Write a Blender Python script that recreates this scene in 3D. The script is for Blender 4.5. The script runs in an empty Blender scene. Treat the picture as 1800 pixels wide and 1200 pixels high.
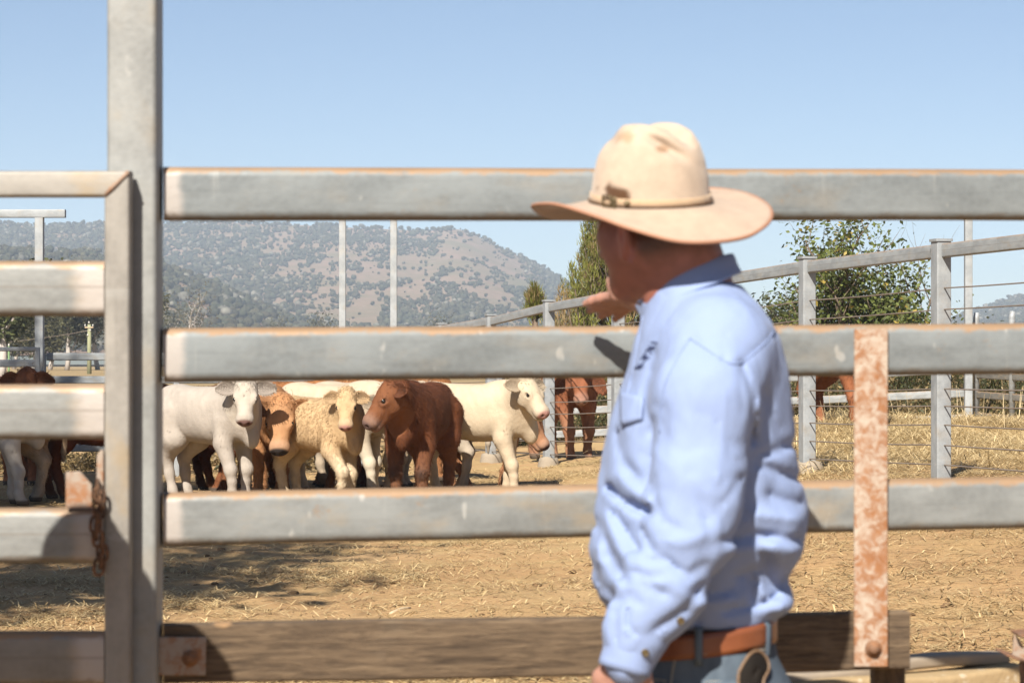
import bpy, math, random
import numpy as np
from mathutils import Vector, Matrix
from mathutils.bvhtree import BVHTree

rng = np.random.default_rng(7)
random.seed(7)
R = math.radians
C = bpy.context.scene.collection
SC = bpy.context.scene

# ------------------------------------------------------------------ camera
F = 4250.0            # focal length in photo pixels (85 mm on 36 mm)
CAMZ, HOR = 1.40, 640.0
def P(px, py, d):
    return np.array([(px - 900.0) / F * d, d, CAMZ - (py - HOR) / F * d])

cam_d = bpy.data.cameras.new('camera')
cam_d.lens = 85.0; cam_d.sensor_width = 36.0
cam_d.shift_y = 40.0 / 1800.0
cam_d.clip_start = 0.1; cam_d.clip_end = 9000
cam_d.dof.use_dof = True; cam_d.dof.focus_distance = 23.0; cam_d.dof.aperture_fstop = 10.5
cam = bpy.data.objects.new('camera', cam_d); C.objects.link(cam)
cam.location = (0, 0, CAMZ); cam.rotation_euler = (R(90), 0, 0)
SC.camera = cam

# ------------------------------------------------------------------ light
SUN_EL = R(41.5)
SUN_TO = np.array([-0.29, -0.957])            # horizontal direction towards the sun
world = bpy.data.worlds.new('World'); SC.world = world; world.use_nodes = True
wn = world.node_tree; wn.nodes.clear()
sky = wn.nodes.new('ShaderNodeTexSky'); sky.sky_type = 'NISHITA'; sky.sun_disc = False
sky.sun_elevation = SUN_EL
sky.sun_rotation = math.atan2(SUN_TO[0], SUN_TO[1])
sky.altitude = 200; sky.air_density = 0.68; sky.dust_density = 0.5; sky.ozone_density = 1.1
bg = wn.nodes.new('ShaderNodeBackground'); bg.inputs[1].default_value = 0.05
wo = wn.nodes.new('ShaderNodeOutputWorld')
wn.links.new(sky.outputs[0], bg.inputs[0]); wn.links.new(bg.outputs[0], wo.inputs[0])
sl = bpy.data.lights.new('sun', 'SUN'); sl.energy = 5.0; sl.angle = R(0.53); sl.color = (1.0, 0.93, 0.82)
so = bpy.data.objects.new('sun', sl); C.objects.link(so)
sd = Vector((SUN_TO[0] * math.cos(SUN_EL), SUN_TO[1] * math.cos(SUN_EL), math.sin(SUN_EL)))
so.rotation_euler = sd.to_track_quat('Z', 'Y').to_euler(); so.location = (-3, -6, 8)
SC.view_settings.view_transform = 'Standard'; SC.view_settings.look = 'None'
SC.view_settings.gamma = 1.0; SC.view_settings.use_curve_mapping = False
SC.view_settings.exposure = 1.18
SC.render.engine = 'CYCLES'
try:
    SC.cycles.use_denoising = True
    SC.cycles.max_bounces = 6; SC.cycles.diffuse_bounces = 3; SC.cycles.glossy_bounces = 2
    SC.cycles.transmission_bounces = 3; SC.cycles.transparent_max_bounces = 6; SC.cycles.volume_bounces = 0
    SC.cycles.caustics_reflective = False; SC.cycles.caustics_refractive = False
except Exception:
    pass

# ------------------------------------------------------------------ object helpers
MW = {}
def obj(name, v, f, mat, parent=None, M=None, smooth=True, world=True, col=None):
    """ONE mesh object; v in world space (world=True) or already local to M / the parent."""
    v = np.asarray(v, dtype=np.float32).reshape(-1, 3)
    if M is None:
        M = MW[parent.name] if parent is not None else Matrix.Identity(4)
    if world:
        Mi = np.array(M.inverted())
        v = v @ Mi[:3, :3].T.astype(np.float32) + Mi[:3, 3].astype(np.float32)
    me = bpy.data.meshes.new(name)
    fa = f if isinstance(f, np.ndarray) else None
    if fa is not None and fa.ndim == 2:
        n, k = fa.shape
        me.vertices.add(len(v)); me.vertices.foreach_set('co', v.ravel().astype(np.float32))
        me.loops.add(n * k); me.loops.foreach_set('vertex_index', fa.astype(np.int32).ravel())
        me.polygons.add(n)
        me.polygons.foreach_set('loop_start', np.arange(0, n * k, k, dtype=np.int32))
        me.update(calc_edges=True); me.validate()
    else:
        me.from_pydata([tuple(map(float, p)) for p in v], [], [tuple(map(int, q)) for q in f])
        me.update()
    if smooth:
        me.polygons.foreach_set('use_smooth', np.ones(len(me.polygons), dtype=bool))
    if mat is not None:
        me.materials.append(mat)
    if col is not None:
        a = me.attributes.new('Col', 'FLOAT_COLOR', 'POINT')
        c4 = np.ones((len(me.vertices), 4), dtype=np.float32); c4[:, :3] = col
        a.data.foreach_set('color', c4.ravel())
    o = bpy.data.objects.new(name, me); C.objects.link(o)
    put(o, parent, M)
    return o

def put(o, parent, M):
    if parent is not None:
        o.parent = parent
        o.matrix_basis = MW[parent.name].inverted() @ M
    else:
        o.matrix_basis = M
    MW[o.name] = M

def T(x, y=None, z=None):
    return Matrix.Translation(Vector(x) if y is None else Vector((x, y, z)))

def tag(o, label=None, cat=None, group=None, kind=None):
    if label: o['label'] = label
    if cat: o['category'] = cat
    if group: o['group'] = group
    if kind: o['kind'] = kind
    return o

def thing(name, label, cat, M, group=None):
    o = bpy.data.objects.new(name, None); C.objects.link(o); o.empty_display_size = 0.1
    if not isinstance(M, Matrix): M = T(M)
    put(o, None, M)
    return tag(o, label, cat, group)

def copy_tree(o, M, label, parent=None):
    c = o.copy(); C.objects.link(c)
    if parent is None:
        c.matrix_basis = M; c['label'] = label
    else:
        c.parent = parent
    for ch in [x for x in SC.objects if x.parent is o]:
        copy_tree(ch, None, None, c)
    return c

def join(parts):
    vs, fs, n = [], [], 0
    for v, f in parts:
        vs.append(np.asarray(v, dtype=float)); fs += [tuple(i + n for i in q) for q in f]; n += len(v)
    return np.concatenate(vs), fs

def rr(w, h, r, seg=4):
    """rounded rectangle outline, CCW"""
    pts = []
    for cx, cy, a0 in ((w/2-r, h/2-r, 0), (-w/2+r, h/2-r, 90), (-w/2+r, -h/2+r, 180), (w/2-r, -h/2+r, 270)):
        for i in range(seg + 1):
            a = R(a0 + 90 * i / seg); pts.append((cx + r*math.cos(a), cy + r*math.sin(a)))
    return pts

def extrude(prof, L, nseg=1, wob=None):
    """profile (y,z) extruded along local x from -L/2 to L/2"""
    n = len(prof); v = []; f = []
    for i in range(nseg + 1):
        x = -L/2 + L*i/nseg
        for (a, b) in prof:
            p = [x, a, b]
            if wob: p = wob(p)
            v.append(p)
    for i in range(nseg):
        for j in range(n):
            a, b = i*n + j, i*n + (j+1) % n
            f.append((a, a+n, b+n, b)[::-1])
    f.append(tuple(range(n))[::-1]); f.append(tuple(range(nseg*n, nseg*n+n)))
    return np.array(v), f

def frame(p0, p1, up=(0, 0, 1)):
    """matrix whose local x runs from p0 to p1, origin in the middle"""
    p0, p1 = Vector(p0), Vector(p1)
    x = (p1 - p0).normalized(); u = Vector(up); y = u.cross(x)
    if y.length < 1e-4: y = Vector((0, 1, 0)).cross(x) if abs(x.y) < .9 else Vector((1, 0, 0)).cross(x)
    y.normalize(); z = x.cross(y)
    M = Matrix((x, y, z)).transposed().to_4x4(); M.translation = (p0 + p1) / 2
    return M, (p1 - p0).length

def beam(name, p0, p1, th, h, r, mat, parent=None, nseg=1, up=(0, 0, 1), seg=4, wob=None):
    """th = thickness across (local y), h = height (local z)"""
    M, L = frame(p0, p1, up)
    v, f = extrude(rr(th, h, r, seg), L, nseg, wob)
    o = obj(name, v, f, mat, parent, M, world=False)
    autosmooth(o)
    return o

def autosmooth(o, ang=35):
    me = o.data
    import bmesh
    bm = bmesh.new(); bm.from_mesh(me); bm.normal_update()
    bmesh.ops.recalc_face_normals(bm, faces=bm.faces[:])
    for e in bm.edges:
        if len(e.link_faces) == 2 and e.calc_face_angle(0) > R(ang): e.smooth = False
    bm.to_mesh(me); bm.free()

def box(cx, cy, cz, sx, sy, sz):
    v = [(cx+sx/2*a, cy+sy/2*b, cz+sz/2*c) for a in (-1, 1) for b in (-1, 1) for c in (-1, 1)]
    f = [(0, 1, 3, 2), (4, 6, 7, 5), (0, 4, 5, 1), (2, 3, 7, 6), (0, 2, 6, 4), (1, 5, 7, 3)]
    return np.array(v), f

def tube(pts, rad, n=8, cap=True):
    pts = [Vector(p) for p in pts]
    if not hasattr(rad, '__len__'): rad = [rad]*len(pts)
    v, f = [], []
    ref = Vector((0.31, 0.22, 0.92)).normalized()
    for i, p in enumerate(pts):
        t = (pts[min(i+1, len(pts)-1)] - pts[max(i-1, 0)]).normalized()
        a = ref - t*ref.dot(t)
        if a.length < .05: a = Vector((1, 0, 0)) - t*t.x
        a.normalize(); b = t.cross(a)
        for k in range(n):
            q = 2*math.pi*k/n
            v.append(p + (a*math.cos(q) + b*math.sin(q))*rad[i])
    for i in range(len(pts)-1):
        for k in range(n):
            a, b = i*n+k, i*n+(k+1) % n
            f.append((a, b, b+n, a+n))
    if cap:
        f.append(tuple(range(n))[::-1]); f.append(tuple(range((len(pts)-1)*n, len(pts)*n)))
    return np.array([tuple(p) for p in v]), f

def grid_mesh(V, closed_u=False):
    """V: (nu,nv,3) -> verts, quads"""
    nu, nv = V.shape[:2]; f = []
    for i in range(nu if closed_u else nu-1):
        for j in range(nv-1):
            a = i*nv+j; b = ((i+1) % nu)*nv+j
            f.append((a, b, b+1, a+1))
    return V.reshape(-1, 3), f

def shell(V, N, t, closed_u=False):
    """a grid surface given thickness t along N, with rims"""
    nu, nv = V.shape[:2]
    A = V; B = V - N*t
    v = np.concatenate([A.reshape(-1, 3), B.reshape(-1, 3)]); n = nu*nv; f = []
    for i in range(nu if closed_u else nu-1):
        for j in range(nv-1):
            a = i*nv+j; b = ((i+1) % nu)*nv+j
            f.append((a, b, b+1, a+1)); f.append((n+a, n+a+1, n+b+1, n+b))
    for i in range(nu if closed_u else nu-1):
        a = i*nv; b = ((i+1) % nu)*nv
        f.append((a, n+a, n+b, b)); a += nv-1; b += nv-1; f.append((a, b, n+b, n+a))
    if not closed_u:
        for j in range(nv-1):
            f.append((j, j+1, n+j+1, n+j)); a = (nu-1)*nv+j; f.append((a, n+a, n+a+1, a+1))
    return v, f

def gnormals(V, closed_u=False):
    if closed_u:
        du = np.roll(V, -1, 0) - np.roll(V, 1, 0)
    else:
        du = np.gradient(V, axis=0)
    dv = np.gradient(V, axis=1)
    N = np.cross(du, dv); N /= np.linalg.norm(N, axis=2, keepdims=True) + 1e-9
    return N

def catmull(P_, n, closed=True):
    P_ = np.array(P_, dtype=float); m = len(P_); out = []
    segs = m if closed else m-1
    for i in range(segs):
        p0 = P_[(i-1) % m] if closed or i > 0 else P_[0]
        p1 = P_[i]; p2 = P_[(i+1) % m]
        p3 = P_[(i+2) % m] if closed or i+2 < m else P_[-1]
        for k in range(n):
            t = k/n
            out.append(.5*((2*p1)+(-p0+p2)*t+(2*p0-5*p1+4*p2-p3)*t*t+(-p0+3*p1-3*p2+p3)*t**3))
    if not closed: out.append(P_[-1])
    return np.array(out)

def sstep(x, a, b):
    t = np.clip((np.asarray(x, dtype=float)-a)/(b-a), 0, 1); return t*t*(3-2*t)

# value noise (numpy)
_perm = np.random.default_rng(3).random((64, 64, 64)).astype(np.float32)
def noise3(x, y, z):
    x = np.asarray(x, dtype=np.float32); y = np.asarray(y, dtype=np.float32); z = np.asarray(z, dtype=np.float32)
    x, y, z = np.broadcast_arrays(x, y, z)
    xi = np.floor(x); yi = np.floor(y); zi = np.floor(z)
    fx, fy, fz = x-xi, y-yi, z-zi
    fx = fx*fx*(3-2*fx); fy = fy*fy*(3-2*fy); fz = fz*fz*(3-2*fz)
    xi = xi.astype(int) & 63; yi = yi.astype(int) & 63; zi = zi.astype(int) & 63
    x1, y1, z1 = (xi+1) & 63, (yi+1) & 63, (zi+1) & 63
    p = _perm
    a = p[xi, yi, zi]*(1-fx)+p[x1, yi, zi]*fx; b = p[xi, y1, zi]*(1-fx)+p[x1, y1, zi]*fx
    c = p[xi, yi, z1]*(1-fx)+p[x1, yi, z1]*fx; d = p[xi, y1, z1]*(1-fx)+p[x1, y1, z1]*fx
    return ((a*(1-fy)+b*fy)*(1-fz)+(c*(1-fy)+d*fy)*fz)*2-1
def fbm(x, y, z, o=3):
    s = 0; a = 1; n = 0
    for i in range(o):
        s = s+a*noise3(x*2**i+7.3*i, y*2**i+3.1*i, z*2**i+1.7*i); n += a; a *= .5
    return s/n

# ------------------------------------------------------------------ signed distance modelling
class Field:
    def __init__(s, lo, hi, h):
        s.lo = np.array(lo, dtype=float); s.h = h
        s.n = np.ceil((np.array(hi)-s.lo)/h).astype(int)+1
        s.ax = [(s.lo[i]+h*np.arange(s.n[i])).astype(np.float32) for i in range(3)]
        s.D = np.full(tuple(s.n), 1.0, dtype=np.float32)
    def _sl(s, lo, hi):
        a = np.clip(np.floor((np.array(lo)-s.lo)/s.h).astype(int), 0, s.n-1)
        b = np.clip(np.ceil((np.array(hi)-s.lo)/s.h).astype(int)+1, 1, s.n)
        if np.any(b <= a): return None
        sl = tuple(slice(a[i], b[i]) for i in range(3))
        X = s.ax[0][sl[0]][:, None, None]; Y = s.ax[1][sl[1]][None, :, None]; Z = s.ax[2][sl[2]][None, None, :]
        return sl, X, Y, Z
    def _mix(s, sl, d, k, sub=False):
        o = s.D[sl]
        if sub:
            h = np.maximum(k-np.abs(o+d), 0)/k; s.D[sl] = np.maximum(o, -d)+h*h*k*.25
        else:
            h = np.maximum(k-np.abs(o-d), 0)/k; s.D[sl] = np.minimum(o, d)-h*h*k*.25
    def cone(s, a, b, r1, r2, k=.03, sub=False, sq=(1, 1, 1)):
        a = np.array(a, dtype=float); b = np.array(b, dtype=float); q = np.array(sq, dtype=float)
        m = max(r1, r2)/min(1, q.min())+k+2*s.h+.02
        g = s._sl(np.minimum(a, b)-m, np.maximum(a, b)+m)
        if g is None: return
        sl, X, Y, Z = g
        ba = (b-a)*q; L = float(ba @ ba)+1e-12
        px, py, pz = (X-a[0])*q[0], (Y-a[1])*q[1], (Z-a[2])*q[2]
        t = np.clip((px*ba[0]+py*ba[1]+pz*ba[2])/L, 0, 1)
        d = np.sqrt((px-t*ba[0])**2+(py-t*ba[1])**2+(pz-t*ba[2])**2)-(r1+(r2-r1)*t)
        s._mix(sl, d.astype(np.float32), k, sub)
    def chain(s, pts, rad, k=.03, sq=(1, 1, 1)):
        for i in range(len(pts)-1): s.cone(pts[i], pts[i+1], rad[i], rad[i+1], k, sq=sq)
    def ell(s, c, r, k=.03, Rm=None, sub=False):
        c = np.array(c, dtype=float); r = np.array(r, dtype=float); m = r.max()+k+2*s.h+.02
        g = s._sl(c-m, c+m)
        if g is None: return
        sl, X, Y, Z = g
        px, py, pz = X-c[0], Y-c[1], Z-c[2]
        if Rm is not None:                     # rows = local axes
            px, py, pz = (Rm[0][0]*px+Rm[0][1]*py+Rm[0][2]*pz, Rm[1][0]*px+Rm[1][1]*py+Rm[1][2]*pz, Rm[2][0]*px+Rm[2][1]*py+Rm[2][2]*pz)
        k0 = np.sqrt((px/r[0])**2+(py/r[1])**2+(pz/r[2])**2)
        k1 = np.sqrt((px/r[0]**2)**2+(py/r[1]**2)**2+(pz/r[2]**2)**2)+1e-6
        s._mix(sl, (k0*(k0-1)/k1).astype(np.float32), k, sub)
    def loft(s, axis, keys, k=.03, e=2.0):
        """keys: (t, cu, a, cv, b) along axis; u,v the two other axes in order"""
        K = np.array(keys, dtype=float); K = K[np.argsort(K[:, 0])]
        ax = [0, 1, 2]; ax.remove(axis); iu, iv = ax
        lo = np.zeros(3); hi = np.zeros(3)
        lo[axis], hi[axis] = K[0, 0]-.08, K[-1, 0]+.08
        lo[iu], hi[iu] = (K[:, 1]-K[:, 2]).min()-.1, (K[:, 1]+K[:, 2]).max()+.1
        lo[iv], hi[iv] = (K[:, 3]-K[:, 4]).min()-.1, (K[:, 3]+K[:, 4]).max()+.1
        g = s._sl(lo, hi)
        if g is None: return
        sl, X, Y, Z = g
        A = (X, Y, Z); t = A[axis]
        tf = np.clip(t, K[0, 0], K[-1, 0])
        # smooth interpolation
        tt = np.linspace(K[0, 0], K[-1, 0], 200)
        def sm(c):
            y = np.interp(tt, K[:, 0], K[:, c])
            w = 9; yp = np.pad(y, w, mode='edge'); kr = np.hanning(2*w+1); kr /= kr.sum()
            return np.interp(tf, tt, np.convolve(yp, kr, 'valid')).astype(np.float32)
        cu, a, cv, b = sm(1), sm(2), sm(3), sm(4)
        u = np.abs((A[iu]-cu)/a); v = np.abs((A[iv]-cv)/b)
        q = (u**e+v**e)**(1/e)
        d = (q-1)*np.minimum(a, b)
        out = np.abs(t-tf)
        d = np.where(out > 0, np.sqrt(np.maximum(d, 0)**2+out**2)+np.minimum(d, 0)*0, d)
        d = np.broadcast_to(d, s.D[sl].shape)
        s._mix(sl, d.astype(np.float32), k)
    def mesh(s):
        D = s.D; nx, ny, nz = D.shape
        I = D < 0
        c = np.zeros((nx-1, ny-1, nz-1), dtype=np.int8)
        for a in (0, 1):
            for b in (0, 1):
                for e in (0, 1): c += I[a:nx-1+a, b:ny-1+b, e:nz-1+e]
        act = (c > 0) & (c < 8)
        idx = np.argwhere(act)
        vid = np.full(act.shape, -1, dtype=np.int32); vid[act] = np.arange(len(idx))
        off = np.array([(a, b, e) for a in (0, 1) for b in (0, 1) for e in (0, 1)])
        val = np.stack([D[idx[:, 0]+o[0], idx[:, 1]+o[1], idx[:, 2]+o[2]] for o in off], 1)
        acc = np.zeros((len(idx), 3)); cnt = np.zeros(len(idx))
        for i in range(8):
            for j in range(i+1, 8):
                if np.abs(off[i]-off[j]).sum() != 1: continue
                a, b = val[:, i], val[:, j]; m = (a < 0) != (b < 0)
                t = a/(a-b+1e-12*np.sign(a-b+1e-20)); t = np.where(m, t, 0)
                p = off[i]+(off[j]-off[i])*t[:, None]
                acc += np.where(m[:, None], p, 0); cnt += m
        V = s.lo+s.h*(idx+acc/np.maximum(cnt, 1)[:, None])
        Q = []
        # x edges
        for ax in range(3):
            b_, c_ = [(1, 2), (2, 0), (0, 1)][ax]
            sl0 = [slice(1, -1)]*3; sl1 = [slice(1, -1)]*3
            sl0[ax] = slice(0, -1); sl1[ax] = slice(1, None)
            A, B = I[tuple(sl0)], I[tuple(sl1)]
            e = np.argwhere(A != B)
            if len(e) == 0: continue
            ins = A[e[:, 0], e[:, 1], e[:, 2]]
            base = e.copy(); base[:, b_] += 1; base[:, c_] += 1
            q = []
            for (db, dc) in ((-1, -1), (0, -1), (0, 0), (-1, 0)):
                w = base.copy(); w[:, b_] += db; w[:, c_] += dc
                q.append(vid[w[:, 0], w[:, 1], w[:, 2]])
            q = np.stack(q, 1)
            q[~ins] = q[~ins][:, ::-1]
            Q.append(q)
        Q = np.concatenate(Q)
        return V, Q[(Q >= 0).all(1)]

def smooth_mesh(V, Q, it=2, lam=.5):
    E = np.concatenate([Q[:, [0, 1]], Q[:, [1, 2]], Q[:, [2, 3]], Q[:, [3, 0]]])
    for _ in range(it):
        acc = np.zeros_like(V); n = np.zeros(len(V))
        for a, b in ((0, 1), (1, 0)):
            for ax in range(3): acc[:, ax] += np.bincount(E[:, a], V[E[:, b], ax], len(V))
            n += np.bincount(E[:, a], minlength=len(V))
        V = V+lam*(acc/np.maximum(n, 1)[:, None]-V)
    return V

def vnormals(V, Q):
    n = np.cross(V[Q[:, 2]]-V[Q[:, 0]], V[Q[:, 3]]-V[Q[:, 1]])
    N = np.zeros_like(V)
    for k in range(4):
        for ax in range(3): N[:, ax] += np.bincount(Q[:, k], n[:, ax], len(V))
    return N/(np.linalg.norm(N, axis=1, keepdims=True)+1e-12)

# ------------------------------------------------------------------ materials
ALB = .74     # one factor that brings all base colours to real-world reflectances
class NT:
    def __init__(s, name):
        s.m = bpy.data.materials.new(name); s.m.use_nodes = True
        s.t = s.m.node_tree; s.t.nodes.clear()
        s.out = s.t.nodes.new('ShaderNodeOutputMaterial')
        s.b = s.t.nodes.new('ShaderNodeBsdfPrincipled')
        s.t.links.new(s.b.outputs[0], s.out.inputs[0])
        s.tc = s.t.nodes.new('ShaderNodeTexCoord')
    def L(s, a, b): s.t.links.new(a, b)
    def _in(s, sock, v):
        if hasattr(v, 'is_output'): s.L(v, sock)
        elif v is not None:
            if isinstance(v, (tuple, list)) and len(v) == 3 and sock.type == 'RGBA': v = (*v, 1)
            sock.default_value = v
    def co(s, kind='Object', sc=(1, 1, 1), loc=(0, 0, 0), rot=(0, 0, 0)):
        mp = s.t.nodes.new('ShaderNodeMapping')
        mp.inputs['Scale'].default_value = sc; mp.inputs['Location'].default_value = loc; mp.inputs['Rotation'].default_value = rot
        s.L(s.tc.outputs[kind], mp.inputs[0]); return mp.outputs[0]
    def noise(s, vec, scale=5, detail=4, rough=.55, dist=0):
        n = s.t.nodes.new('ShaderNodeTexNoise'); s._in(n.inputs['Vector'], vec)
        n.inputs['Scale'].default_value = scale; n.inputs['Detail'].default_value = detail
        n.inputs['Roughness'].default_value = rough; n.inputs['Distortion'].default_value = dist
        return n.outputs[0]
    def vor(s, vec, scale=5, feat='F1'):
        n = s.t.nodes.new('ShaderNodeTexVoronoi'); n.feature = feat; s._in(n.inputs['Vector'], vec)
        n.inputs['Scale'].default_value = scale; return n.outputs[0]
    def ramp(s, fac, stops, interp='LINEAR'):
        n = s.t.nodes.new('ShaderNodeValToRGB'); n.color_ramp.interpolation = interp
        el = n.color_ramp.elements
        while len(el) > 1: el.remove(el[-1])
        for i, (p, c) in enumerate(stops):
            if not isinstance(c, (tuple, list)): c = (c, c, c)
            e = el[0] if i == 0 else el.new(p)
            e.position = p; e.color = (*c[:3], 1)
        s._in(n.inputs[0], fac); return n.outputs[0]
    def mix(s, fac, a, b, mode='MIX'):
        n = s.t.nodes.new('ShaderNodeMix'); n.data_type = 'RGBA'; n.blend_type = mode
        s._in(n.inputs[0], fac); s._in(n.inputs[6], a); s._in(n.inputs[7], b); return n.outputs[2]
    def math(s, op, a, b=None, c=None):
        n = s.t.nodes.new('ShaderNodeMath'); n.operation = op
        s._in(n.inputs[0], a)
        if b is not None: s._in(n.inputs[1], b)
        if c is not None: s._in(n.inputs[2], c)
        return n.outputs[0]
    def sep(s, vec):
        n = s.t.nodes.new('ShaderNodeSeparateXYZ'); s.L(vec, n.inputs[0]); return n.outputs
    def attr(s, name='Col'):
        n = s.t.nodes.new('ShaderNodeAttribute'); n.attribute_name = name; return n.outputs['Color']
    def rng_(s, v, a, b, c=0, d=1):
        n = s.t.nodes.new('ShaderNodeMapRange'); n.interpolation_type = 'SMOOTHSTEP'
        s._in(n.inputs[0], v); n.inputs[1].default_value = a; n.inputs[2].default_value = b
        n.inputs[3].default_value = c; n.inputs[4].default_value = d; return n.outputs[0]
    def bump(s, h, st=.3, dist=.01):
        n = s.t.nodes.new('ShaderNodeBump'); n.inputs['Strength'].default_value = st; n.inputs['Distance'].default_value = dist
        s._in(n.inputs['Height'], h); s.L(n.outputs[0], s.b.inputs['Normal'])
    def fin(s, col, rough=.7, metal=0., spec=.5, sheen=0.):
        if isinstance(col, tuple): col = tuple(x*ALB for x in col)
        else: col = s.mix(1, col, (ALB, ALB, ALB), 'MULTIPLY')
        s._in(s.b.inputs['Base Color'], col); s._in(s.b.inputs['Roughness'], rough)
        s._in(s.b.inputs['Metallic'], metal); s.b.inputs['Specular IOR Level'].default_value = spec
        if sheen: s.b.inputs['Sheen Weight'].default_value = sheen
        return s.m

def steel(name, base=(.235, .245, .245), half=.05, dust=1.0, endpale=None, groove=False, warm=0., streak=1., pw=.055):
    """weathered galvanised steel; dust gathers on upper edges (local +z)"""
    n = NT(name); o = n.co(); rl = tuple(rng.random(3)*9)
    z = n.sep(n.tc.outputs['Object'])
    cloud = n.noise(n.co(sc=(2.2, 2, 5), loc=rl), 3, 5, .6)
    c = n.mix(n.rng_(cloud, .3, .7), tuple(b*.82 for b in base), tuple(b*1.2 for b in base))
    sp = n.vor(o, 75); c = n.mix(n.math('MULTIPLY', sp, .35), c, tuple(b*1.35 for b in base))
    lines = n.noise(n.co(sc=(1.2, 1, 70)), 2.5, 3, .6)           # rolling lines along the length
    c = n.mix(n.rng_(lines, .55, .8, 0, .5), c, tuple(b*.72 for b in base))
    if streak:                                               # vertical white runs
        drip = n.noise(n.co(sc=(26, 5, 1.3), loc=rl), 1.0, 3, .6)
        dm = n.rng_(drip, .64, .74)
        c = n.mix(n.math('MULTIPLY', dm, .55*streak), c, (.46, .45, .42))
        dab = n.noise(n.co(sc=(1, 1, .55), loc=rl), 26, 2, .5)
        c = n.mix(n.math('MULTIPLY', n.rng_(dab, .68, .74), .6*streak), c, (.5, .49, .46))
    wn_ = n.noise(n.co(sc=(3, 3, 6), loc=(3, 1, 2)), 2.2, 4, .6)
    c = n.mix(n.rng_(wn_, .5, .75, 0, .35+warm), c, (.37, .29, .19))
    if endpale:
        x = n.math('ABSOLUTE', z[0]); w = n.math('ADD', x, n.math('MULTIPLY', cloud, .03))
        c = n.mix(n.rng_(w, endpale-pw, endpale-pw*.3, 0, .85), c, (.52, .47, .43))
    if dust:
        nz = n.noise(n.co(sc=(5, 5, 9), loc=rl), 3.5, 6, .75)
        w = n.math('ADD', z[2], n.math('MULTIPLY', n.math('SUBTRACT', nz, .5), .045))
        c = n.mix(n.rng_(w, half-.016, half-.006, 0, .85*min(dust, 1)), c, (.36, .22, .115))
        sp2 = n.noise(n.co(sc=(1, 1, 1.3), loc=rl), 17, 6, .75); c = n.mix(n.rng_(sp2, .62, .72, 0, .55*dust), c, (.30, .20, .12))
        c = n.mix(n.rng_(w, -half+.014, -half+.004, 0, .5*dust), c, (.16, .11, .07))
    if groove:
        g = n.math('ABSOLUTE', n.math('ADD', z[2], -.003))
        c = n.mix(n.rng_(g, .004, .0015, 0, .35), c, (.2, .17, .14))
    n.bump(n.math('ADD', n.noise(o, 60, 3), n.math('MULTIPLY', cloud, 2.0)), .15, .004)
    return n.fin(c, n.rng_(cloud, .3, .7, .5, .68), .25, .4)

M_rail = steel('galvanised_rail')
M_gate = steel('gate_steel', (.25, .25, .24), dust=.8, groove=True, warm=.25, streak=.5)
M_gateframe = steel('gate_frame_steel', (.30, .28, .25), dust=0, warm=.5, streak=.5)
M_post = steel('post_steel', (.29, .295, .285), dust=0, streak=.4)
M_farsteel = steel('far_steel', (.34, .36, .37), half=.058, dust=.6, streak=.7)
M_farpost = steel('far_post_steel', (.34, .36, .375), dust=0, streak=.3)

def rust_mat(name, white=(.50, .43, .37), lo=.44, hi=.6, rust=(.30, .115, .045)):
    n = NT(name); o = n.co()
    a = n.noise(n.co(sc=(1, 1, 1)), 46, 8, .75, .5); b = n.noise(n.co(loc=(4, 2, 7)), 5, 5, .6)
    f = n.rng_(n.math('ADD', n.math('MULTIPLY', a, .62), n.math('MULTIPLY', b, .42)), lo, hi)
    c = n.mix(n.noise(o, 40, 4), rust, (.42, .2, .09))
    c = n.mix(f, white, c)
    n.bump(f, .3, .002)
    return n.fin(c, .75, .05, .3)
M_rust = rust_mat('rusted_strap', (.50, .42, .34), .43, .595, (.22, .085, .034))
M_rustplate = rust_mat('rusted_plate', (.38, .31, .25), .47, .62, (.24, .105, .05))
M_rustdark = rust_mat('rusted_iron', (.20, .12, .08), .40, .6, (.16, .07, .035))
M_chain = rust_mat('chain_iron', (.035, .028, .024), .40, .6, (.05, .026, .016))

n = NT('weathered_timber')
g = n.noise(n.co(sc=(2.6, 9, 30)), 3.2, 10, .74, .8); g2 = n.noise(n.co(sc=(7, 8, 110)), 2, 6, .75)
cl = n.noise(n.co(loc=(2, 5, 1)), 4, 4)
c = n.ramp(g, [(.28, (.05, .036, .025)), (.45, (.125, .088, .058)), (.6, (.205, .145, .092)), (.78, (.32, .24, .16))])
c = n.mix(n.rng_(g2, .5, .68, 0, .75), c, (.045, .032, .024))
c = n.mix(n.rng_(cl, .55, .75, 0, .5), c, (.36, .29, .21))
kn = n.noise(n.co(sc=(1, 1, 1.4), loc=(8, 1, 3)), 9, 2)
c = n.mix(n.rng_(kn, .72, .76, 0, .8), c, (.44, .27, .14))
n.bump(n.math('SUBTRACT', g, n.math('MULTIPLY', g2, .6)), .7, .006)
M_timber = n.fin(c, .85, 0, .2)

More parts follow.
